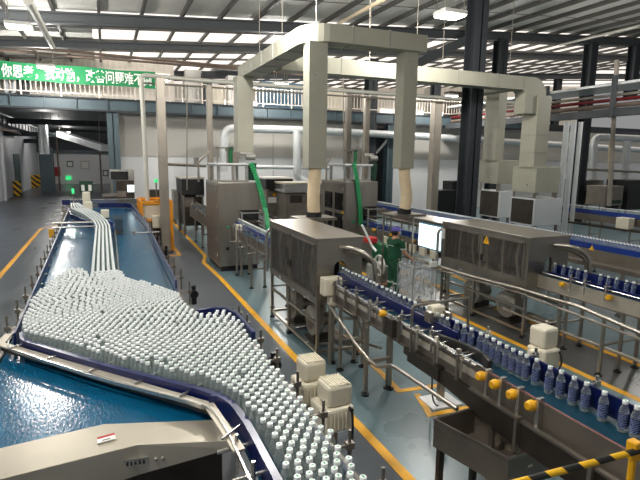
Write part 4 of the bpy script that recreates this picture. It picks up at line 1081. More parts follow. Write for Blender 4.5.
MB().box(6.508, 6.52, 8.76, 9.58, 1.06, 1.56).build('lit_panel', 'screen_lit', t)
MB().box(6.5, 7.15, 8.7, 11.0, 1.64, 1.67).build('hood', 'steel_bright', t)
for y in (8.75, 10.9):
    for x in (6.56, 7.1): MB().box(x - .015, x + .015, y - .015, y + .015, 1.0, 1.64).build('hood_post', 'steel', t)

# ---------------------------------------------------------------- air ducts and hoses
t = thing('air_duct', (3.8, 9.3, 5.1), 'pale square air duct with three drop ducts turning right above the cream hoses', 'air duct', 'pale air ducts')
zt, zb = 5.46, 5.14
outl = [(3.52, 14.3), (3.52, 9.55)] + [(3.52 + .55 * (1 - math.cos(a)), 9.55 - .55 * math.sin(a)) for a in [PI / 2 * k / 8 for k in range(1, 9)]] + [(6.12, 9.0), (6.12, 9.5), (4.3, 9.5), (4.1, 9.55), (4.02, 9.7), (4.02, 14.3)]
MB().prism(outl, zb, zt).build('horizontal_duct', 'duct', t)
for y in (10.2, 11.1, 12.0, 12.9, 13.7): MB().box(3.505, 4.035, y - .012, y + .012, zb - .012, zt + .012).build('seam', 'duct_seam', t)
for x in (4.45, 5.25): MB().box(x - .012, x + .012, 8.985, 9.515, zb - .012, zt + .012).build('seam', 'duct_seam', t)
MB().box(3.60, 3.97, 9.1, 9.42, 2.80, zb).build('drop_duct', 'duct', t)
MB().box(5.66, 5.98, 9.1, 9.42, 2.80, zb).build('drop_duct', 'duct', t)
MB().box(3.36, 3.80, 13.75, 14.2, 3.0, zb).build('drop_duct', 'duct', t)
for x in (3.7, 5.75): MB().cyl((x + .02, 9.085, 4.55 if x < 4 else 4.95), .025, .02, 'Y', 12).build('damper_knob', 'steel_bright', t)
for (x, y) in ((3.77, 9.2), (4.9, 9.2), (6.0, 9.2), (3.77, 11.2), (3.77, 13.0)):
    MB().tube([(x, y, zt), (x, y, roof_z(x) + .5)], .009, 5).build('hanger_rod', 'post', t)
def hose(x, y, z1, z0, r, label, bend):
    t = thing('flexible_hose', (x, y, z0), label, 'hose', 'cream hoses under the drop ducts')
    n = 46; pts = []; rs = []
    for k in range(n + 1):
        f = k / n; pts.append((x + bend * math.sin(f * PI * .9) * f, y, z1 + (z0 - z1) * f)); rs.append(r * (1.0 + .035 * (k % 2)))
    MB().tube(pts, rs, 18).build('hose_body', 'hose', t, smooth=True)
    MB().cyl((pts[-1][0], y, z0 - .09), r * 1.25, .1, 'Z', 16).build('hose_collar', 'rubber', t)
    MB().box(pts[-1][0] - .4, pts[-1][0] + .4, y - .25, y + .3, z0 - .14, z0 - .09).build('hood_plate', 'steel_dull', t)
    for s in (-.38, .38): MB().box(pts[-1][0] + s - .015, pts[-1][0] + s + .015, y + .2, y + .23, 0, z0 - .14).build('hood_leg', 'steel_dull', t)
hose(3.80, 9.27, 2.80, 1.92, .125, 'cream flexible hose hanging behind the nearest dryer cabinet', -.04)
hose(5.86, 9.27, 2.80, 1.92, .12, 'cream flexible hose hanging above the worker', .13)
t = thing('air_duct', (8, 12.1, 5.1), 'second pale square air duct branching right to the big drop ducts at the right', 'air duct', 'pale air ducts')
MB().box(4.02, 12.0, 11.95, 12.4, 5.08, 5.46).build('horizontal_duct', 'duct', t)
for x in (5.6, 7.4, 9.2, 10.6, 11.6): MB().box(x - .012, x + .012, 11.94, 12.41, 5.07, 5.47).build('seam', 'duct_seam', t)
XR = 12.0
MB().extrude([(XR, 11.95, 5.46)] + [(XR + .5 * math.sin(a), 11.95, 4.96 + .5 * math.cos(a)) for a in [PI / 2 * k / 8 for k in range(1, 9)]] + [(XR + .5, 11.95, 4.4), (XR - .3, 11.95, 4.4), (XR - .3, 11.95, 5.0), (XR - .4, 11.95, 5.08), (XR, 11.95, 5.08)], (0, .45, 0)).build('elbow', 'duct', t)
MB().box(11.2, 11.6, 12.39, 14.2, 5.08, 5.40).build('branch_duct', 'duct', t)
for x in (6.5, 8.8, 11.2): MB().tube([(x, 12.17, 5.46), (x, 12.17, roof_z(x) + .5)], .009, 5).build('hanger_rod', 'post', t)
def hopper(Y, duct, hood, box_, l1, l2):
    """each: (far-left px, near-edge px, right px, top py, bottom py) of what shows, front face at depth Y"""
    def ext(q, y):
        a, b = P(q[1], q[3], Y=y), P(q[2], q[3], Y=y); far = P(q[0], q[3], X=a.x).y
        return a.x, b.x, y, max(far, y + .3), P(q[1], q[4], Y=y).z, a.z
    x0, x1, y0, y1, z0, z1 = ext(duct, Y)
    t = thing('drop_duct', ((x0 + x1) / 2, Y, 0), l1, 'air duct', 'big drop ducts at the right')
    h = ext(hood, Y - .1)
    MB().box(x0, x1, y0, y1, h[5] - .02, z1).build('duct_body', 'duct', t)
    for k in (.2, .45):
        zz = h[5] + (z1 - h[5]) * k; MB().box(x0 - .01, x1 + .01, y0 - .01, y1 + .01, zz, zz + .025).build('seam', 'duct_seam', t)
    MB().box(h[0], h[1], h[2], h[3], h[4], h[5]).build('hood_box', 'duct', t, bevel=.01)
    MB().box(h[0] - .004, h[0], h[2] + .3, h[2] + .36, h[4] + .2, h[4] + .26).build('damper_knob', 'steel_bright', t)
    b = ext(box_, Y - .1)
    for x in (h[0] + .04, h[1] - .08):
        for y in (h[2] + .04, h[3] - .08): MB().box(x, x + .05, y, y + .05, b[5] - .02, h[4]).build('hanger_post', 'steel', t)
    s_ = thing('heat_tunnel', ((b[0] + b[1]) / 2, Y, 0), l2, 'machine', 'stainless boxes under the hoods')
    MB().box(b[0], b[1], b[2], b[3], b[4], b[5]).build('tunnel_body', 'galvanised', s_, bevel=.01)
    MB().box(b[0] - .01, b[0], b[2] + .05, b[3] - .05, b[4] + .04, b[5] - .04).build('side_panel', 'steel_dark', s_)
    for x in (b[0] + .05, b[1] - .11):
        for y in (b[2] + .05, b[3] - .11): MB().box(x, x + .06, y, y + .06, 0, b[4]).build('leg', 'steel_dull', s_)
hopper(11.9, (524, 539, 552, 95, 168), (513, 537, 561, 167, 193), (511, 535, 562, 199, 226), 'big pale drop duct with a hood box at the right, the nearer of two', 'nearer stainless box under the pale hood at the right')
hopper(13.6, (487, 500, 508, 87, 160), (480, 499, 521, 160, 184), (480, 500, 513, 191, 218), 'big pale drop duct with a hood box at the right, the farther of two', 'farther stainless box under the pale hood at the right')

# ---------------------------------------------------------------- third and fourth conveyors
c5 = conveyor((9.4, 9, 0), 'third conveyor packed with bottles, passing behind the second dryer', 9.45, 3.5, 17.5, BELT, hw=.32, panel=.2, legs=(4.5, 6.5, 8.5, 10.5, 12.5, 14.5, 16.5))
MB().box(9.18, 9.2, 3.5, 17.5, 1.215, 1.325).build('guide_rail', 'blue_guide', c5)
MB().box(9.72, 9.74, 3.5, 17.5, 1.22, 1.36).build('guide_rail', 'blue_guide', c5)
REST += [(9.27 + .068 * r, 3.6 + .075 * k, BELT) for r in range(2) for k in range(184)]
MB().box(8.8, 9.0, 3.5, 15, .92, 1.0).build('side_tray', 'steel_dull', c5)
for y in (4.6, 6.3, 8.0): MB().tube([(8.9, y, .05), (8.9, y, .95)], .03, 8).build('leg', 'steel', c5)
q = P(592, 248, X=8.79)
MB().extrude([(8.79, q.y - .06, q.z - .045), (8.79, q.y + .06, q.z - .045), (8.79, q.y, q.z + .06)], (-.005, 0, 0)).build('warning_triangle', 'yellow', c5)
c6 = conveyor((15.9, 12, 0), 'fourth conveyor with blue guides at the far right in front of the stainless tank', 15.9, 7, 15.6, BELT, hw=.3, panel=.25, legs=(8, 9.5, 11, 12.5, 14))
MB().box(15.56, 15.6, 7, 15.6, 1.18, 1.33).build('guide_rail', 'blue_guide', c6)
REST += [(15.72 + .068 * r, 7.1 + .085 * k, BELT) for r in range(2) for k in range(100)]
MB().box(15.2, 15.5, 7, 15.6, .80, .86).build('side_tray', 'steel_dark', c6)
q = P(625, 214, X=15.3)
tag(MB().box(15.2, 15.5, q.y - .22, q.y + .22, .86, 1.22).build('drive_motor', 'white_box', bevel=.02), 'small white drive box on the fourth conveyor at the far right', 'motor')
c7 = conveyor((12.3, 10, 0), 'low conveyor between the third and the fourth conveyors at the right', 12.6, 5, 10.6, .8, hw=.4, panel=.2, legs=(5.5, 7.5, 9.5))

# ---------------------------------------------------------------- pipe frames in the hall
FY = 16.8
t = thing('conduit_frame', (1.15, FY, 0), 'pale pipe gantry crossing the hall with a down leg at the bottle table', 'pipe gantry')
pl = [P(144, 236, Y=FY), P(139, 73, Y=FY), P(200, 82, Y=FY)]
xr = P(572, 105, Y=FY)
MB().tube(rounded([(1.18, FY, 0), (1.14, FY, 5.42), (3.0, FY, 5.38), (16.5, FY, 5.36)], .15), .07, 10).build('pipe', 'conduit', t, smooth=True)
MB().tube([(1.2, FY + .12, 5.2), (16.5, FY + .12, 5.2)], .03, 6).build('cable_pipe', 'post', t)
def gantry_post(px0, px1, Y, ztop, label):
    a, b = P(px0, 150, Y=Y), P(px1, 150, Y=Y); w = b.x - a.x
    o = thing('gantry_post', ((a.x + b.x) / 2, Y, 0), label, 'post', 'posts of the pipe gantry')
    MB().box(a.x, b.x, Y - w / 2, Y + w / 2, 0, ztop).build('shaft', 'post', o, bevel=.02)
    MB().box(a.x - .06, b.x + .06, Y - w / 2 - .06, Y + w / 2 + .06, 0, .03).build('base_plate', 'steel_dark', o)
gantry_post(158, 167, 16.2, 5.3, 'thick stainless post beside the orange frame')
gantry_post(207.5, 213, 16.95, 5.28, 'slim stainless post left of the film labelling cabinet')
gantry_post(345, 350, 17.0, 5.28, 'slim stainless post behind the second film labelling machine')
gantry_post(363.5, 368, 17.3, 5.28, 'slim stainless post left of the dark walkway column')
gantry_post(431, 438, 17.2, 5.28, 'stainless post right of the second drop duct')
tag(MB().tube([P(187, 84, Y=17), P(187, 190, Y=17)], .02, 6).build('hanging_pipe', 'post'), 'thin pipe hanging from the gantry left of the labelling cabinet', 'pipe')
tag(MB().tube([P(343.5, 60, Y=17), P(343.5, 170, Y=17)], .02, 6).build('hanging_pipe', 'post'), 'thin pipe hanging between the two drop ducts', 'pipe')
PY = 22
p0, p1, p2 = P(162, 164, Y=PY), P(206, 166, Y=PY), P(160, 164, Y=PY)
tag(MB().tube([p0, p1], .06, 8).cyl((P(200, 165, Y=PY).x - .15, PY, p1.z - .0), .1, .35, 'Z', 10).build('water_pipe', 'steel', smooth=True), 'stainless water pipe with a valve left of the film labelling cabinet', 'pipe')
# silver insulated pipes in front of the back wall
IY = 24.62
def ip(pts, r, label, Y=IY, rr=.5, m='galvanised'):
    return tag(MB().tube(rounded([P(*a, Y=Y) for a in pts], rr, 6), r, 14).build('insulated_pipe', m, smooth=True), label, 'pipe')
ip([(224, 172), (224, 128), (300, 130), (400, 135), (640, 150)], .2, 'long silver insulated pipe bending down behind the film labelling cabinet')
ip([(297, 131), (297, 179), (310, 183)], .2, 'silver insulated branch pipe dropping right of the labelling cabinet', IY - .4)
ip([(255, 167), (330, 168)], .1, 'thin silver pipe along the back wall behind the labelling cabinet', IY - .35)
for i, (x, l) in enumerate(((565, 'tall silver pipe right of the pale drop ducts, leftmost of three'), (572, 'tall silver pipe right of the pale drop ducts, middle of three'), (579, 'tall silver pipe right of the pale drop ducts, rightmost of three'))):
    a, b = P(x + 2, 122, Y=13), P(x - 6, 222, Y=13); b.z = 0; b.x = a.x
    tag(MB().tube([b, a], .095 - .02 * (i == 2), 12).build('riser_pipe', 'galvanised', smooth=True), l, 'pipe', 'silver riser pipes')
RY = 20
ip([(592, 186), (594, 137), (640, 139), (668, 141)], .2, 'silver insulated pipe bending down above the stainless tank at the far right', RY, .5)
ip([(627, 141), (625, 184)], .2, 'silver insulated branch pipe at the far right edge', RY - .5, .4)
ip([(612, 142), (610, 190)], .16, 'cream wrapped pipe stub between the silver pipes at the far right', RY - .45, .3, 'hose')
tag(MB().tube([P(617, 60, Y=15), P(609, 206, Y=15)], .09, 8).build('hanging_pipe', 'post'), 'grey vertical pipe in front of the stainless tank at the far right', 'pipe')
ip([(580, 169), (640, 172)], .07, 'thin pipe across the wall above the stainless tank', 19.2, .3, 'post')

# ---------------------------------------------------------------- background machines
def machine(px0, py0, px1, py1, Y, d, z0, name, m, label, cat, top=None, legs=True, face=None, group=None):
    a, b = P(px0, py1, Y=Y), P(px1, py0, Y=Y); zb_ = max(0.0, a.z) if z0 is None else z0
    t = thing(name, ((a.x + b.x) / 2, Y + d / 2, 0), label, cat, group)
    MB().box(a.x, b.x, Y, Y + d, max(zb_, .0), b.z).build('body', m, t, bevel=.015)
    if top: MB().box(a.x - .03, b.x + .03, Y - .03, Y + d, b.z, b.z + .06).build('top_cover', top, t)
    if face:
        for (fx0, fy0, fx1, fy1, fm, fn) in face:
            p, q = P(fx0, fy1, Y=Y), P(fx1, fy0, Y=Y)
            MB().box(p.x, q.x, Y - .025, Y - .001, p.z, q.z).build(fn, fm, t)
    if legs and zb_ > .12:
        for x in (a.x + .06, b.x - .06):
            for y in (Y + .06, Y + d - .06): MB().box(x - .03, x + .03, y - .03, y + .03, 0, zb_).build('leg', 'steel_dull', t)
    return t
machine(110, 170, 134, 180, 21, 1.2, None, 'bottle_infeed_cabinet', 'steel_bright', 'white topped cabinet with a black window and a screen behind the bottle table', 'machine', None, True,
        [(111, 171.5, 128, 179.5, 'black', 'window')])
machine(117, 180.5, 134, 200, 20, .9, 0, 'control_cabinet', 'steel_dark', 'dark steel control cabinet with a lit screen behind the bottle table', 'cabinet', None, False, [(127.5, 185, 134, 192, 'screen_lit', 'screen'), (117, 191, 126, 197, 'steel_dull', 'panel')])
machine(104, 196, 130, 208, 20.3, .8, 0, 'steel_worktable', 'steel_dark', 'low dark steel table unit right of the bottle infeed', 'machine', 'steel', False)
for i, (x0, y0, x1, y1, Y, l) in enumerate(((83, 192, 90, 206, 17.6, 'white motor box beside the bottle infeed, farthest of the three there'), (85, 202, 92, 210, 16.6, 'white motor box beside the bottle infeed, in the middle of three'), (101, 210, 109, 218, 15.6, 'white motor box beside the bottle infeed, nearest of the three'))):
    a, b = P(x0, y1, Y=Y), P(x1, y0, Y=Y)
    t = thing('motor_box', ((a.x + b.x) / 2, Y, 0), l, 'motor')
    MB().box(a.x, b.x, Y, Y + .2, a.z, b.z).build('housing', 'white_box', t, bevel=.02)
    MB().box((a.x + b.x) / 2 - .03, (a.x + b.x) / 2 + .03, Y + .1, Y + .16, 0, a.z).build('stand', 'steel_dull', t)
for k, x in enumerate((83, 90)):
    a, b = P(x - 3.2, 193, Y=26), P(x + 3, 181, Y=26)
    t = tag(MB().box(a.x, b.x, 26, 26.06, a.z, b.z).box((a.x + b.x) / 2 - .03, (a.x + b.x) / 2 + .03, 26.02, 26.06, 0, a.z).build('notice_stand', 'green_dark'), 'green framed notice stand on the aisle floor, ' + ('left' if k == 0 else 'right') + ' one of two', 'notice')
    MB().box(a.x + .08, b.x - .08, 25.98, 26, a.z + .1, b.z - .18).build('notice_sheet', 'paper', t)
t = thing('signal_lamp', (-1.3, 18.3, 0), 'small green signal lamp on a post at the far end of the bottle table', 'signal lamp')
p = P(73, 192, Y=18.6)
MB().cyl((p.x, 18.6, 0), .02, p.z - .05, 'Z', 8).build('post', 'steel', t); MB().cyl((p.x, 18.6, p.z - .05), .04, .16, 'Z', 12).build('lamp', 'green_led', t)
p = P(156, 181, Y=19)
t = thing('signal_lamp', (p.x, 19, 0), 'small green signal lamp behind the orange frame', 'signal lamp')
MB().cyl((p.x, 19, 0), .03, p.z - .05, 'Z', 8).build('post', 'steel', t); MB().cyl((p.x, 19, p.z - .05), .06, .12, 'Z', 12).build('lamp', 'green_led', t)
# curved infeed conveyor coming in from behind
c8 = conveyor((0, 0, 0), 'blue railed infeed conveyor joining the bottle table at its far end', 0, -1.4, 1.4, BELT, hw=.2, panel=.2, near=None, guide='blue_guide')
c8.rotation_euler.z = -PI / 2
c8.location = (-.1, 19.9, 0)
c8x = MB().box(-.17, -.15, -1.4, 1.4, 1.22, 1.40); o = c8x.build('guide_rail', 'navy'); o.parent = c8
REST += [(-1.2 + .075 * k, 19.9, BELT) for k in range(30)]

# orange framed packer beside the table
t = thing('case_packer', (1.4, 17.3, 0), 'orange framed machine with cream panels beside the far half of the bottle table', 'machine')
a, b = P(134, 224, Y=18.0), P(172, 199, Y=17.2)
X0, X1_ = .96, 1.86
for x, y in ((X0, 16.6), (X1_, 16.6), (X0, 18), (X1_, 18)):
    MB().box(x - .05, x + .05, y - .04, y + .04, 0, 1.6).build('frame_post', 'orange', t, bevel=.01)
MB().box(X0, X1_, 16.57, 16.63, 1.52, 1.6).box(X0, X1_, 17.97, 18.03, 1.52, 1.6).box(X0 - .03, X0 + .03, 16.6, 18, 1.52, 1.6).box(X1_ - .03, X1_ + .03, 16.6, 18, 1.52, 1.6).box(X0, X1_, 16.57, 16.63, .95, 1.02).build('frame_beam', 'orange', t)
MB().box(X0 + .12, X1_ - .12, 16.7, 17.9, 1.0, 1.45).build('cream_panel', 'white_box', t, bevel=.02)
MB().box(X0 + .12, X1_ - .12, 16.68, 17.9, 1.45, 1.5).build('panel_band', 'yellow', t)
MB().box(X0 + .1, X1_ - .1, 16.8, 17.9, .3, .95).build('base_unit', 'steel_dark', t)
MB().box(X0 + .3, X0 + .8, 16.4, 16.56, .75, 1.15).build('motor_box', 'white_box', t, bevel=.03)
MB().box(X0 + .25, X1_ - .2, 16.72, 16.85, .15, .3).build('drive_unit', 'green_dark', t)
machine(147, 190, 160, 200, 20.5, .6, 0, 'control_cabinet', 'steel_dark', 'small dark cabinet behind the orange framed machine', 'cabinet', None, False)
# machines left of and behind the labelling cabinet
machine(182, 179, 204, 195, 19.2, 1.6, None, 'conveyor_hood', 'black', 'black topped machine hood left of the film labelling cabinet', 'machine', 'wall_grey', True)
machine(184, 195, 203, 222, 19.6, 1.5, .35, 'inspection_machine', 'steel_dark', 'dark steel inspection machine under the black hood', 'machine', None, True, [(185, 197, 194, 207, 'steel_dull', 'panel'), (196, 184, 204, 197, 'steel_bright', 'side_hood')])
machine(174, 190, 183, 206, 23, .8, .2, 'control_cabinet', 'iron', 'small grey cabinet between the slim post and the black hood', 'cabinet', None, True)
machine(266, 179, 293, 189, 19, 1.4, None, 'conveyor_hood', 'black', 'white topped black machine hood between the labelling cabinets', 'machine', 'white', True, [(280, 181, 286, 187, 'steel_dull', 'vent_panel')])
machine(266, 189.5, 290, 214, 19.3, 1.2, .3, 'inspection_machine', 'steel_dull', 'stainless inspection machine with a yellow sticker between the labelling cabinets', 'machine', None, True, [(273, 193, 276, 196, 'yellow', 'warning_sticker'), (267, 197, 279, 203, 'white', 'panel')])
machine(285, 184, 326, 193, 17.8, 1.3, None, 'filler_hood', 'steel_bright', 'pale stainless filler hood left of the second labelling machine', 'machine', 'white_box', False)
machine(286, 193, 328, 215, 17.9, 1.2, .3, 'filling_machine', 'steel_dull', 'stainless filler body below the pale hood, left of the second labelling machine', 'machine', None, True, [(290, 195, 302, 203, 'steel_dark', 'window'), (306, 195, 318, 203, 'steel_dark', 'window')])
c9 = conveyor((4.9, 15.5, 0), 'dark pipe framed conveyor between the two labelling machines', 4.9, 13.5, 17.5, 1.0, hw=.3, panel=.3, legs=(14, 15, 16, 17), near=(13.6, 17.4), guide='steel_dark')
c10 = conveyor((2.2, 18, 0), 'conveyor with steel guards left of the film labelling cabinet', 3.05, 14.8, 19.0, BELT, hw=.25, panel=.35, legs=(15.4, 16.6, 18), near=(14.9, 18.9), guide='steel')
# cabinets behind the third conveyor
machine(438, 190, 466, 208, 19, .8, 0, 'control_cabinet', 'screen_black', 'black control cabinet with pale edge behind the third conveyor', 'cabinet', None, False, [(461, 192, 465, 207, 'blue_panel', 'side_panel')])
machine(452, 181, 470, 196, 20.2, .8, 0, 'control_cabinet', 'black', 'taller black cabinet behind the tall dark column', 'cabinet', None, False)
machine(576, 181, 604, 206, 18.5, 1.6, None, 'steel_tank', 'steel', 'stainless steel tank machine above the fourth conveyor', 'machine', 'steel_bright', True, [(577, 190, 595, 203, 'steel_dark', 'window')])
machine(626, 180, 652, 210, 16.5, 1.2, None, 'control_cabinet', 'black', 'black cabinet at the right edge above the fourth conveyor', 'cabinet', None, True)
machine(604, 186, 624, 206, 16.2, 1, None, 'pump_unit', 'steel_dull', 'stainless pump unit between the steel tank and the black cabinet', 'pump', None, True, [(607, 200, 621, 204, 'green_dark', 'bottle_row')])

# ---------------------------------------------------------------- green winder with a spoked wheel
t = thing('film_winder', (5.75, 10.2, 0), 'green machine with a grey spoked hand wheel left of the worker', 'machine')
w = P(384, 265, Y=10.0)
MB().obox((w.x + .1, 10.35, .5), .26, .42, .5, .0).build('body', 'green', t, bevel=.03)
MB().obox((w.x + .08, 10.3, .12), .5, .5, .38).build('base', 'iron', t, bevel=.02)
MB().obox((w.x + .0, 10.2, 0), .75, .7, .12).build('plinth', 'brown', t)
wh = MB()
R = .23
wh.tube([(w.x - .12 + .06 * math.sin(0), 10.0 + R * math.cos(2 * PI * k / 32), w.z + R * math.sin(2 * PI * k / 32)) for k in range(33)], .024, 8)
for k in range(5):
    a = 2 * PI * k / 5 + .3
    wh.bar((w.x - .12, 10.0, w.z), (w.x - .12, 10.0 + R * math.cos(a), w.z + R * math.sin(a)), .02, .07, (1, 0, 0))
wh.lathe([(0, -.05), (.09, -.05), (.09, .05), (0, .05)], (w.x - .12, 10.0, w.z), 16, 'X')
wh.build('hand_wheel', 'wall_grey', t, smooth=True)
MB().obox((w.x - .1, 10.5, 1.0), .24, .3, .14).build('red_cover', 'red', t, bevel=.03)
MB().tube([P(362, 225, Y=10.3), P(372, 246, Y=10.3), P(376, 251, Y=10.2)], .03, 8).build('film_arm', 'white', t)

# ---------------------------------------------------------------- worker
def skinned(name, joints, edges, m, parent, root, sub=2, extra=None):
    """grow a smooth tapering surface round a skeleton of (position, radius) joints"""
    keys = list(joints); me = bpy.data.meshes.new(name)
    me.from_pydata([joints[k][0] for k in keys], [(keys.index(a), keys.index(b)) for a, b in edges], [])
    o = bpy.data.objects.new(name + '_skeleton', me); COL.objects.link(o)
    md = o.modifiers.new('skin', 'SKIN'); md.use_smooth_shade = True
    sv = me.skin_vertices[0].data
    for i, k in enumerate(keys):
        r = joints[k][1]; sv[i].radius = r if isinstance(r, tuple) else (r, r)
        sv[i].use_root = (k in root)
    s = o.modifiers.new('subdivision', 'SUBSURF'); s.levels = sub; s.render_levels = sub
    dg = bpy.context.evaluated_depsgraph_get(); dg.update()
    r = bpy.data.meshes.new_from_object(o.evaluated_get(dg)); bpy.data.objects.remove(o)
    if extra:
        bm = bmesh.new(); bm.from_mesh(r)
        for verts, faces in extra:
            vv = [bm.verts.new(v) for v in verts]
            for f in faces:
                try: bm.faces.new([vv[i] for i in f]).smooth = True
                except ValueError: pass
        bm.to_mesh(r); bm.free()
    r.materials.clear(); r.materials.append(M[m]); r.name = name
    o = bpy.data.objects.new(name, r); COL.objects.link(o); o.parent = parent
    return o
def ellipsoid(c, rx, ry, rz, nu=14, nv=10):
    b = MB(); vs = []; fs = []
    for i in range(nv + 1):
        a = PI * i / nv
        for j in range(nu):
            t = 2 * PI * j / nu; vs.append((c[0] + rx * math.sin(a) * math.cos(t), c[1] + ry * math.sin(a) * math.sin(t), c[2] - rz * math.cos(a)))
    for i in range(nv):
        for j in range(nu):
            p, q = i * nu + j, i * nu + (j + 1) % nu; fs.append((p, q, q + nu, p + nu))
    return vs, fs
wk_ = thing('person', (5.63, 9.16, 0), 'worker in green uniform and purple cap with one hand on the plastic lined bin', 'person')
wk_.rotation_euler.z = math.radians(8)
J = {'pelvis': ((0, 0, .86), (.125, .10)), 'waist': ((.0, 0, .99), (.115, .085)), 'chest': ((.0, 0, 1.16), (.135, .10)), 'collar': ((.0, 0, 1.28), (.09, .07)), 'neck': ((.01, 0, 1.35), .048), 'jaw': ((.03, 0, 1.41), .05)}
EG = [('pelvis', 'waist'), ('waist', 'chest'), ('chest', 'collar'), ('collar', 'neck'), ('neck', 'jaw')]
ARM = {1: [(.0, .165, 1.265), (.02, .215, 1.03), (.15, .19, .83), (.19, .18, .77)], -1: [(.01, -.165, 1.265), (.09, -.225, 1.04), (.27, -.215, .90), (.33, -.21, .86)]}
for s in (1, -1):
    n = 'LR'[s < 0]; a = ARM[s]
    J['sh' + n] = (a[0], .056); J['el' + n] = (a[1], .040); J['wr' + n] = (a[2], .026); J['pa' + n] = (a[3], (.034, .018))
    J['hip' + n] = ((0, s * .085, .80), .085); J['kn' + n] = ((.01, s * .10, .45), .054); J['an' + n] = ((-.01, s * .11, .08), .034); J['toe' + n] = ((.13, s * .125, .035), .032)
    EG += [('collar', 'sh' + n), ('sh' + n, 'el' + n), ('el' + n, 'wr' + n), ('wr' + n, 'pa' + n), ('pelvis', 'hip' + n), ('hip' + n, 'kn' + n), ('kn' + n, 'an' + n), ('an' + n, 'toe' + n)]
    d = (Vector(a[3]) - Vector(a[2])).normalized(); side = Vector((0, 1, 0)); side = (side - d * side.dot(d)).normalized(); dn = d.cross(side)
    if dn.z > 0: dn = -dn
    for k, L in enumerate((.062, .072, .068, .052)):
        r0 = Vector(a[3]) + side * (-.026 + .0175 * k); r1 = r0 + d * L * .6 + dn * .006; r2 = r1 + d * L * .3 + dn * L * .35; r3 = r2 + d * L * .05 + dn * L * .35
        for q, (pt, rr) in enumerate(((r0, .010), (r1, .0095), (r2, .009), (r3, .0075))): J['f%s%d%d' % (n, k, q)] = (tuple(pt), rr)
        EG += [('f%s%d%d' % (n, k, q), 'f%s%d%d' % (n, k, q + 1)) for q in range(3)]
    r0 = Vector(a[2]).lerp(Vector(a[3]), .45) - side * s * .022; r1 = r0 + d * .03 - side * s * .025 + dn * .008; r2 = r1 + d * .03 - side * s * .004 + dn * .014
    for q, (pt, rr) in enumerate(((r0, .012), (r1, .0105), (r2, .0085))): J['t%s%d' % (n, q)] = (tuple(pt), rr)
    EG += [('t%s%d' % (n, q), 't%s%d' % (n, q + 1)) for q in range(2)]
roots = {'pelvis'} | {k for k in J if (k[0] == 'f' and k.endswith('0')) or (k[0] == 't' and k in ('tL0', 'tR0'))}
head = [ellipsoid((.035, 0, 1.465), .092, .075, .105), ellipsoid((.128, 0, 1.455), .016, .013, .022, 8, 6), ellipsoid((.025, .076, 1.455), .018, .010, .030, 8, 6), ellipsoid((.025, -.076, 1.455), .018, .010, .030, 8, 6)]
skinned('body', J, EG, 'skin', wk_, roots, extra=head)
SH = {'hem': ((0, 0, .76), (.195, .16)), 'w': ((0, 0, .97), (.170, .135)), 'c': ((0, 0, 1.17), (.172, .135)), 'col': ((0, 0, 1.285), (.108, .082)), 'nk': ((.005, 0, 1.33), .060)}
SE = [('hem', 'w'), ('w', 'c'), ('c', 'col'), ('col', 'nk')]
for s in (1, -1):
    n = 'LR'[s < 0]; a = ARM[s]; mid = Vector(a[0]).lerp(Vector(a[1]), .72)
    SH['s' + n] = (a[0], .075); SH['m' + n] = (tuple(mid), .066); SE += [('col', 's' + n), ('s' + n, 'm' + n)]
sh = skinned('shirt', SH, SE, 'uniform', wk_, {'hem'}); sh['label'] = 'green short sleeved uniform shirt'
TR = {'b': ((0, 0, .93), (.16, .13)), 'p': ((0, 0, .82), (.175, .145))}
TE = [('b', 'p')]
for s in (1, -1):
    n = 'LR'[s < 0]
    TR['h' + n] = ((0, s * .088, .74), .102); TR['k' + n] = ((.01, s * .10, .45), .080); TR['a' + n] = ((-.01, s * .11, .09), .068); TE += [('p', 'h' + n), ('h' + n, 'k' + n), ('k' + n, 'a' + n)]
tr = skinned('trousers', TR, TE, 'uniform', wk_, {'p'}); tr['label'] = 'green uniform trousers with pale bands'
for s in (1, -1):
    MB().lathe([(.083, -.016), (.086, -.016), (.086, .016), (.083, .016)], (.005, s * .103, .36), 18).build('reflective_band', 'reflective', None).parent = tr
    vs, fs = ellipsoid((.05, s * .118, .045), .135, .052, .045)
    b = MB().add(vs, fs).build('shoe', 'black', None, smooth=True); b.parent = wk_
    MB().lathe([(.068, -.012), (.071, -.012), (.071, .012), (.068, .012)], Vector(ARM[s][0]).lerp(Vector(ARM[s][1]), .66), 14).build('sleeve_band', 'reflective', None).parent = sh
MB().box(-.14, -.128, -.12, .12, 1.17, 1.185).build('back_band', 'reflective', None).parent = sh
cp = MB()
vs, fs = ellipsoid((.02, 0, 1.515), .108, .092, .072); cp.add(vs, fs)
cp.lathe([(.09, -.01), (.112, -.012), (.112, .012), (.09, .014)], (.02, 0, 1.50), 18)
cp.prism([(.09, -.075), (.15, -.06), (.185, 0), (.15, .06), (.09, .075)], 1.485, 1.497)
cp.build('work_cap', 'cap_purple', None, smooth=True).parent = wk_
vs, fs = ellipsoid((-.005, 0, 1.445), .085, .081, .07); MB().add(vs, fs).build('hair', 'hair', None, smooth=True).parent = wk_
vs, fs = ellipsoid((.105, 0, 1.425), .034, .056, .045); MB().add(vs, fs).build('face_mask', 'mask', None, smooth=True).parent = wk_
for s in (1, -1):
    vs, fs = ellipsoid((.116, s * .032, 1.478), .010, .014, .008, 8, 6); MB().add(vs, fs).build('eye', 'hair', None, smooth=True).parent = wk_

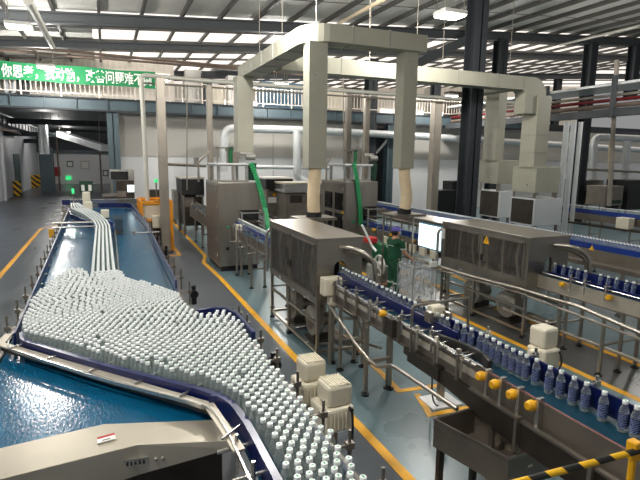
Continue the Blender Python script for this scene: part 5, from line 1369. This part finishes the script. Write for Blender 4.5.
# ---------------------------------------------------------------- clear plastic lined bin beside the worker
a, b = P(405, 270, Y=8.6), P(435, 268, Y=8.6)
BX0, BX1, BY0, BY1 = 5.55, 6.12, 8.30, 8.88
t = thing('wire_bin', ((BX0 + BX1) / 2, 8.6, 0), 'tall stainless frame bin lined with a clear plastic bag in front of the worker', 'bin')
fr = MB()
for x in (BX0, BX1):
    for y in (BY0, BY1): fr.tube([(x, y, .06), (x, y, .84)], .014, 8)
for z in (.12, .84):
    fr.tube([(BX0, BY0, z), (BX1, BY0, z), (BX1, BY1, z), (BX0, BY1, z), (BX0, BY0, z)], .013, 8)
fr.build('frame', 'steel_bright', t)
bag = MB(); n = 40; rows = 12; vs = []; fs = []
for r in range(rows + 1):
    z = .14 + .76 * r / rows
    for k in range(n):
        a_ = 2 * PI * k / n; c_, s_ = math.cos(a_), math.sin(a_); m_ = max(abs(c_), abs(s_)); sq = .27 / m_ * (1 - .05 * (1 - abs(c_ * s_) * 2))
        w_ = 1 + .035 * math.sin(k * 2.7 + r * .9) + .03 * math.sin(k * 1.3 - r * 1.7)
        vs.append(((BX0 + BX1) / 2 + sq * c_ * w_, (BY0 + BY1) / 2 + sq * s_ * w_, z + (.02 * math.sin(k * 1.9) if r == rows else 0)))
for r in range(rows):
    for k in range(n): fs.append((r * n + k, r * n + (k + 1) % n, (r + 1) * n + (k + 1) % n, (r + 1) * n + k))
bag.add(vs, fs + [tuple(range(n))]).build('plastic_bag', 'wrap', t)
# crumpled clear film inside the bag
fl2 = MB()
for k in range(14):
    c_ = Vector((random.uniform(BX0 + .12, BX1 - .12), random.uniform(BY0 + .12, BY1 - .12), random.uniform(.22, .7)))
    p4 = [c_ + Vector((random.uniform(-.13, .13), random.uniform(-.13, .13), random.uniform(-.09, .09))) for _ in range(5)]
    fl2.add(p4, [(0, 1, 2), (0, 2, 3), (0, 3, 4), (1, 2, 4)])
fl2.build('crumpled_film', 'wrap', t)['kind'] = 'stuff'
t.rotation_euler.z = 0
tag(MB().box(5.72, 5.86, 9.42, 9.56, .2, .85).build('blue_sack', 'blue_cloth', bevel=.04), 'blue bag standing between the worker and the plastic lined bin', 'bag')
p = P(460, 282, X=6.2)
tag(MB().box(5.9, 6.06, 8.22, 8.27, .86, .96).build('note_card', 'paper'), 'small white card on the rim of the plastic lined bin', 'card')
# ---------------------------------------------------------------- every bottle past the nearest ones, too small to single out
bp = [(.0, .002), (.028, .003), (.032, .016), (.0305, .05), (.0322, .09), (.0318, .145), (.022, .178), (.0165, .190), (.0158, .2)]
def template(prof, n):
    b = MB(); b.lathe(prof, (0, 0, 0), n); return b.v, b.f
v1, f1 = template(bp, 10); v2, f2 = template(CAP_PROF, 10)
import numpy as np
tv = np.array(v1 + v2); tf = [f for f in f1] + [tuple(i + len(v1) for i in f) for f in f2]
nb = len(f1)
cnt = len(REST)
allv = (tv[None, :, :] + np.array(REST)[:, None, :]).reshape(-1, 3)
loops = np.array([i for f in tf for i in f]); tot = np.array([len(f) for f in tf])
L = (loops[None, :] + (np.arange(cnt) * len(tv))[:, None]).reshape(-1)
T = np.tile(tot, cnt); ST = np.concatenate(([0], np.cumsum(T)[:-1]))
me = bpy.data.meshes.new('water_bottles')
me.vertices.add(len(allv)); me.vertices.foreach_set('co', allv.astype(np.float32).ravel())
me.loops.add(len(L)); me.loops.foreach_set('vertex_index', L.astype(np.int32))
me.polygons.add(len(T)); me.polygons.foreach_set('loop_start', ST.astype(np.int32)); me.polygons.foreach_set('loop_total', T.astype(np.int32))
mi = np.tile(np.array([0] * nb + [1] * (len(tf) - nb)), cnt); me.polygons.foreach_set('material_index', mi.astype(np.int32))
me.polygons.foreach_set('use_smooth', np.ones(len(T), dtype=bool))
me.materials.append(M['pet']); me.materials.append(M['cap'])
me.update(calc_edges=True); me.validate()
o = bpy.data.objects.new('water_bottles', me); COL.objects.link(o)
tag(o, 'mass of smaller looking capped water bottles farther back on the table and the far conveyors', 'bottles', 'bottles farther back', 'stuff')
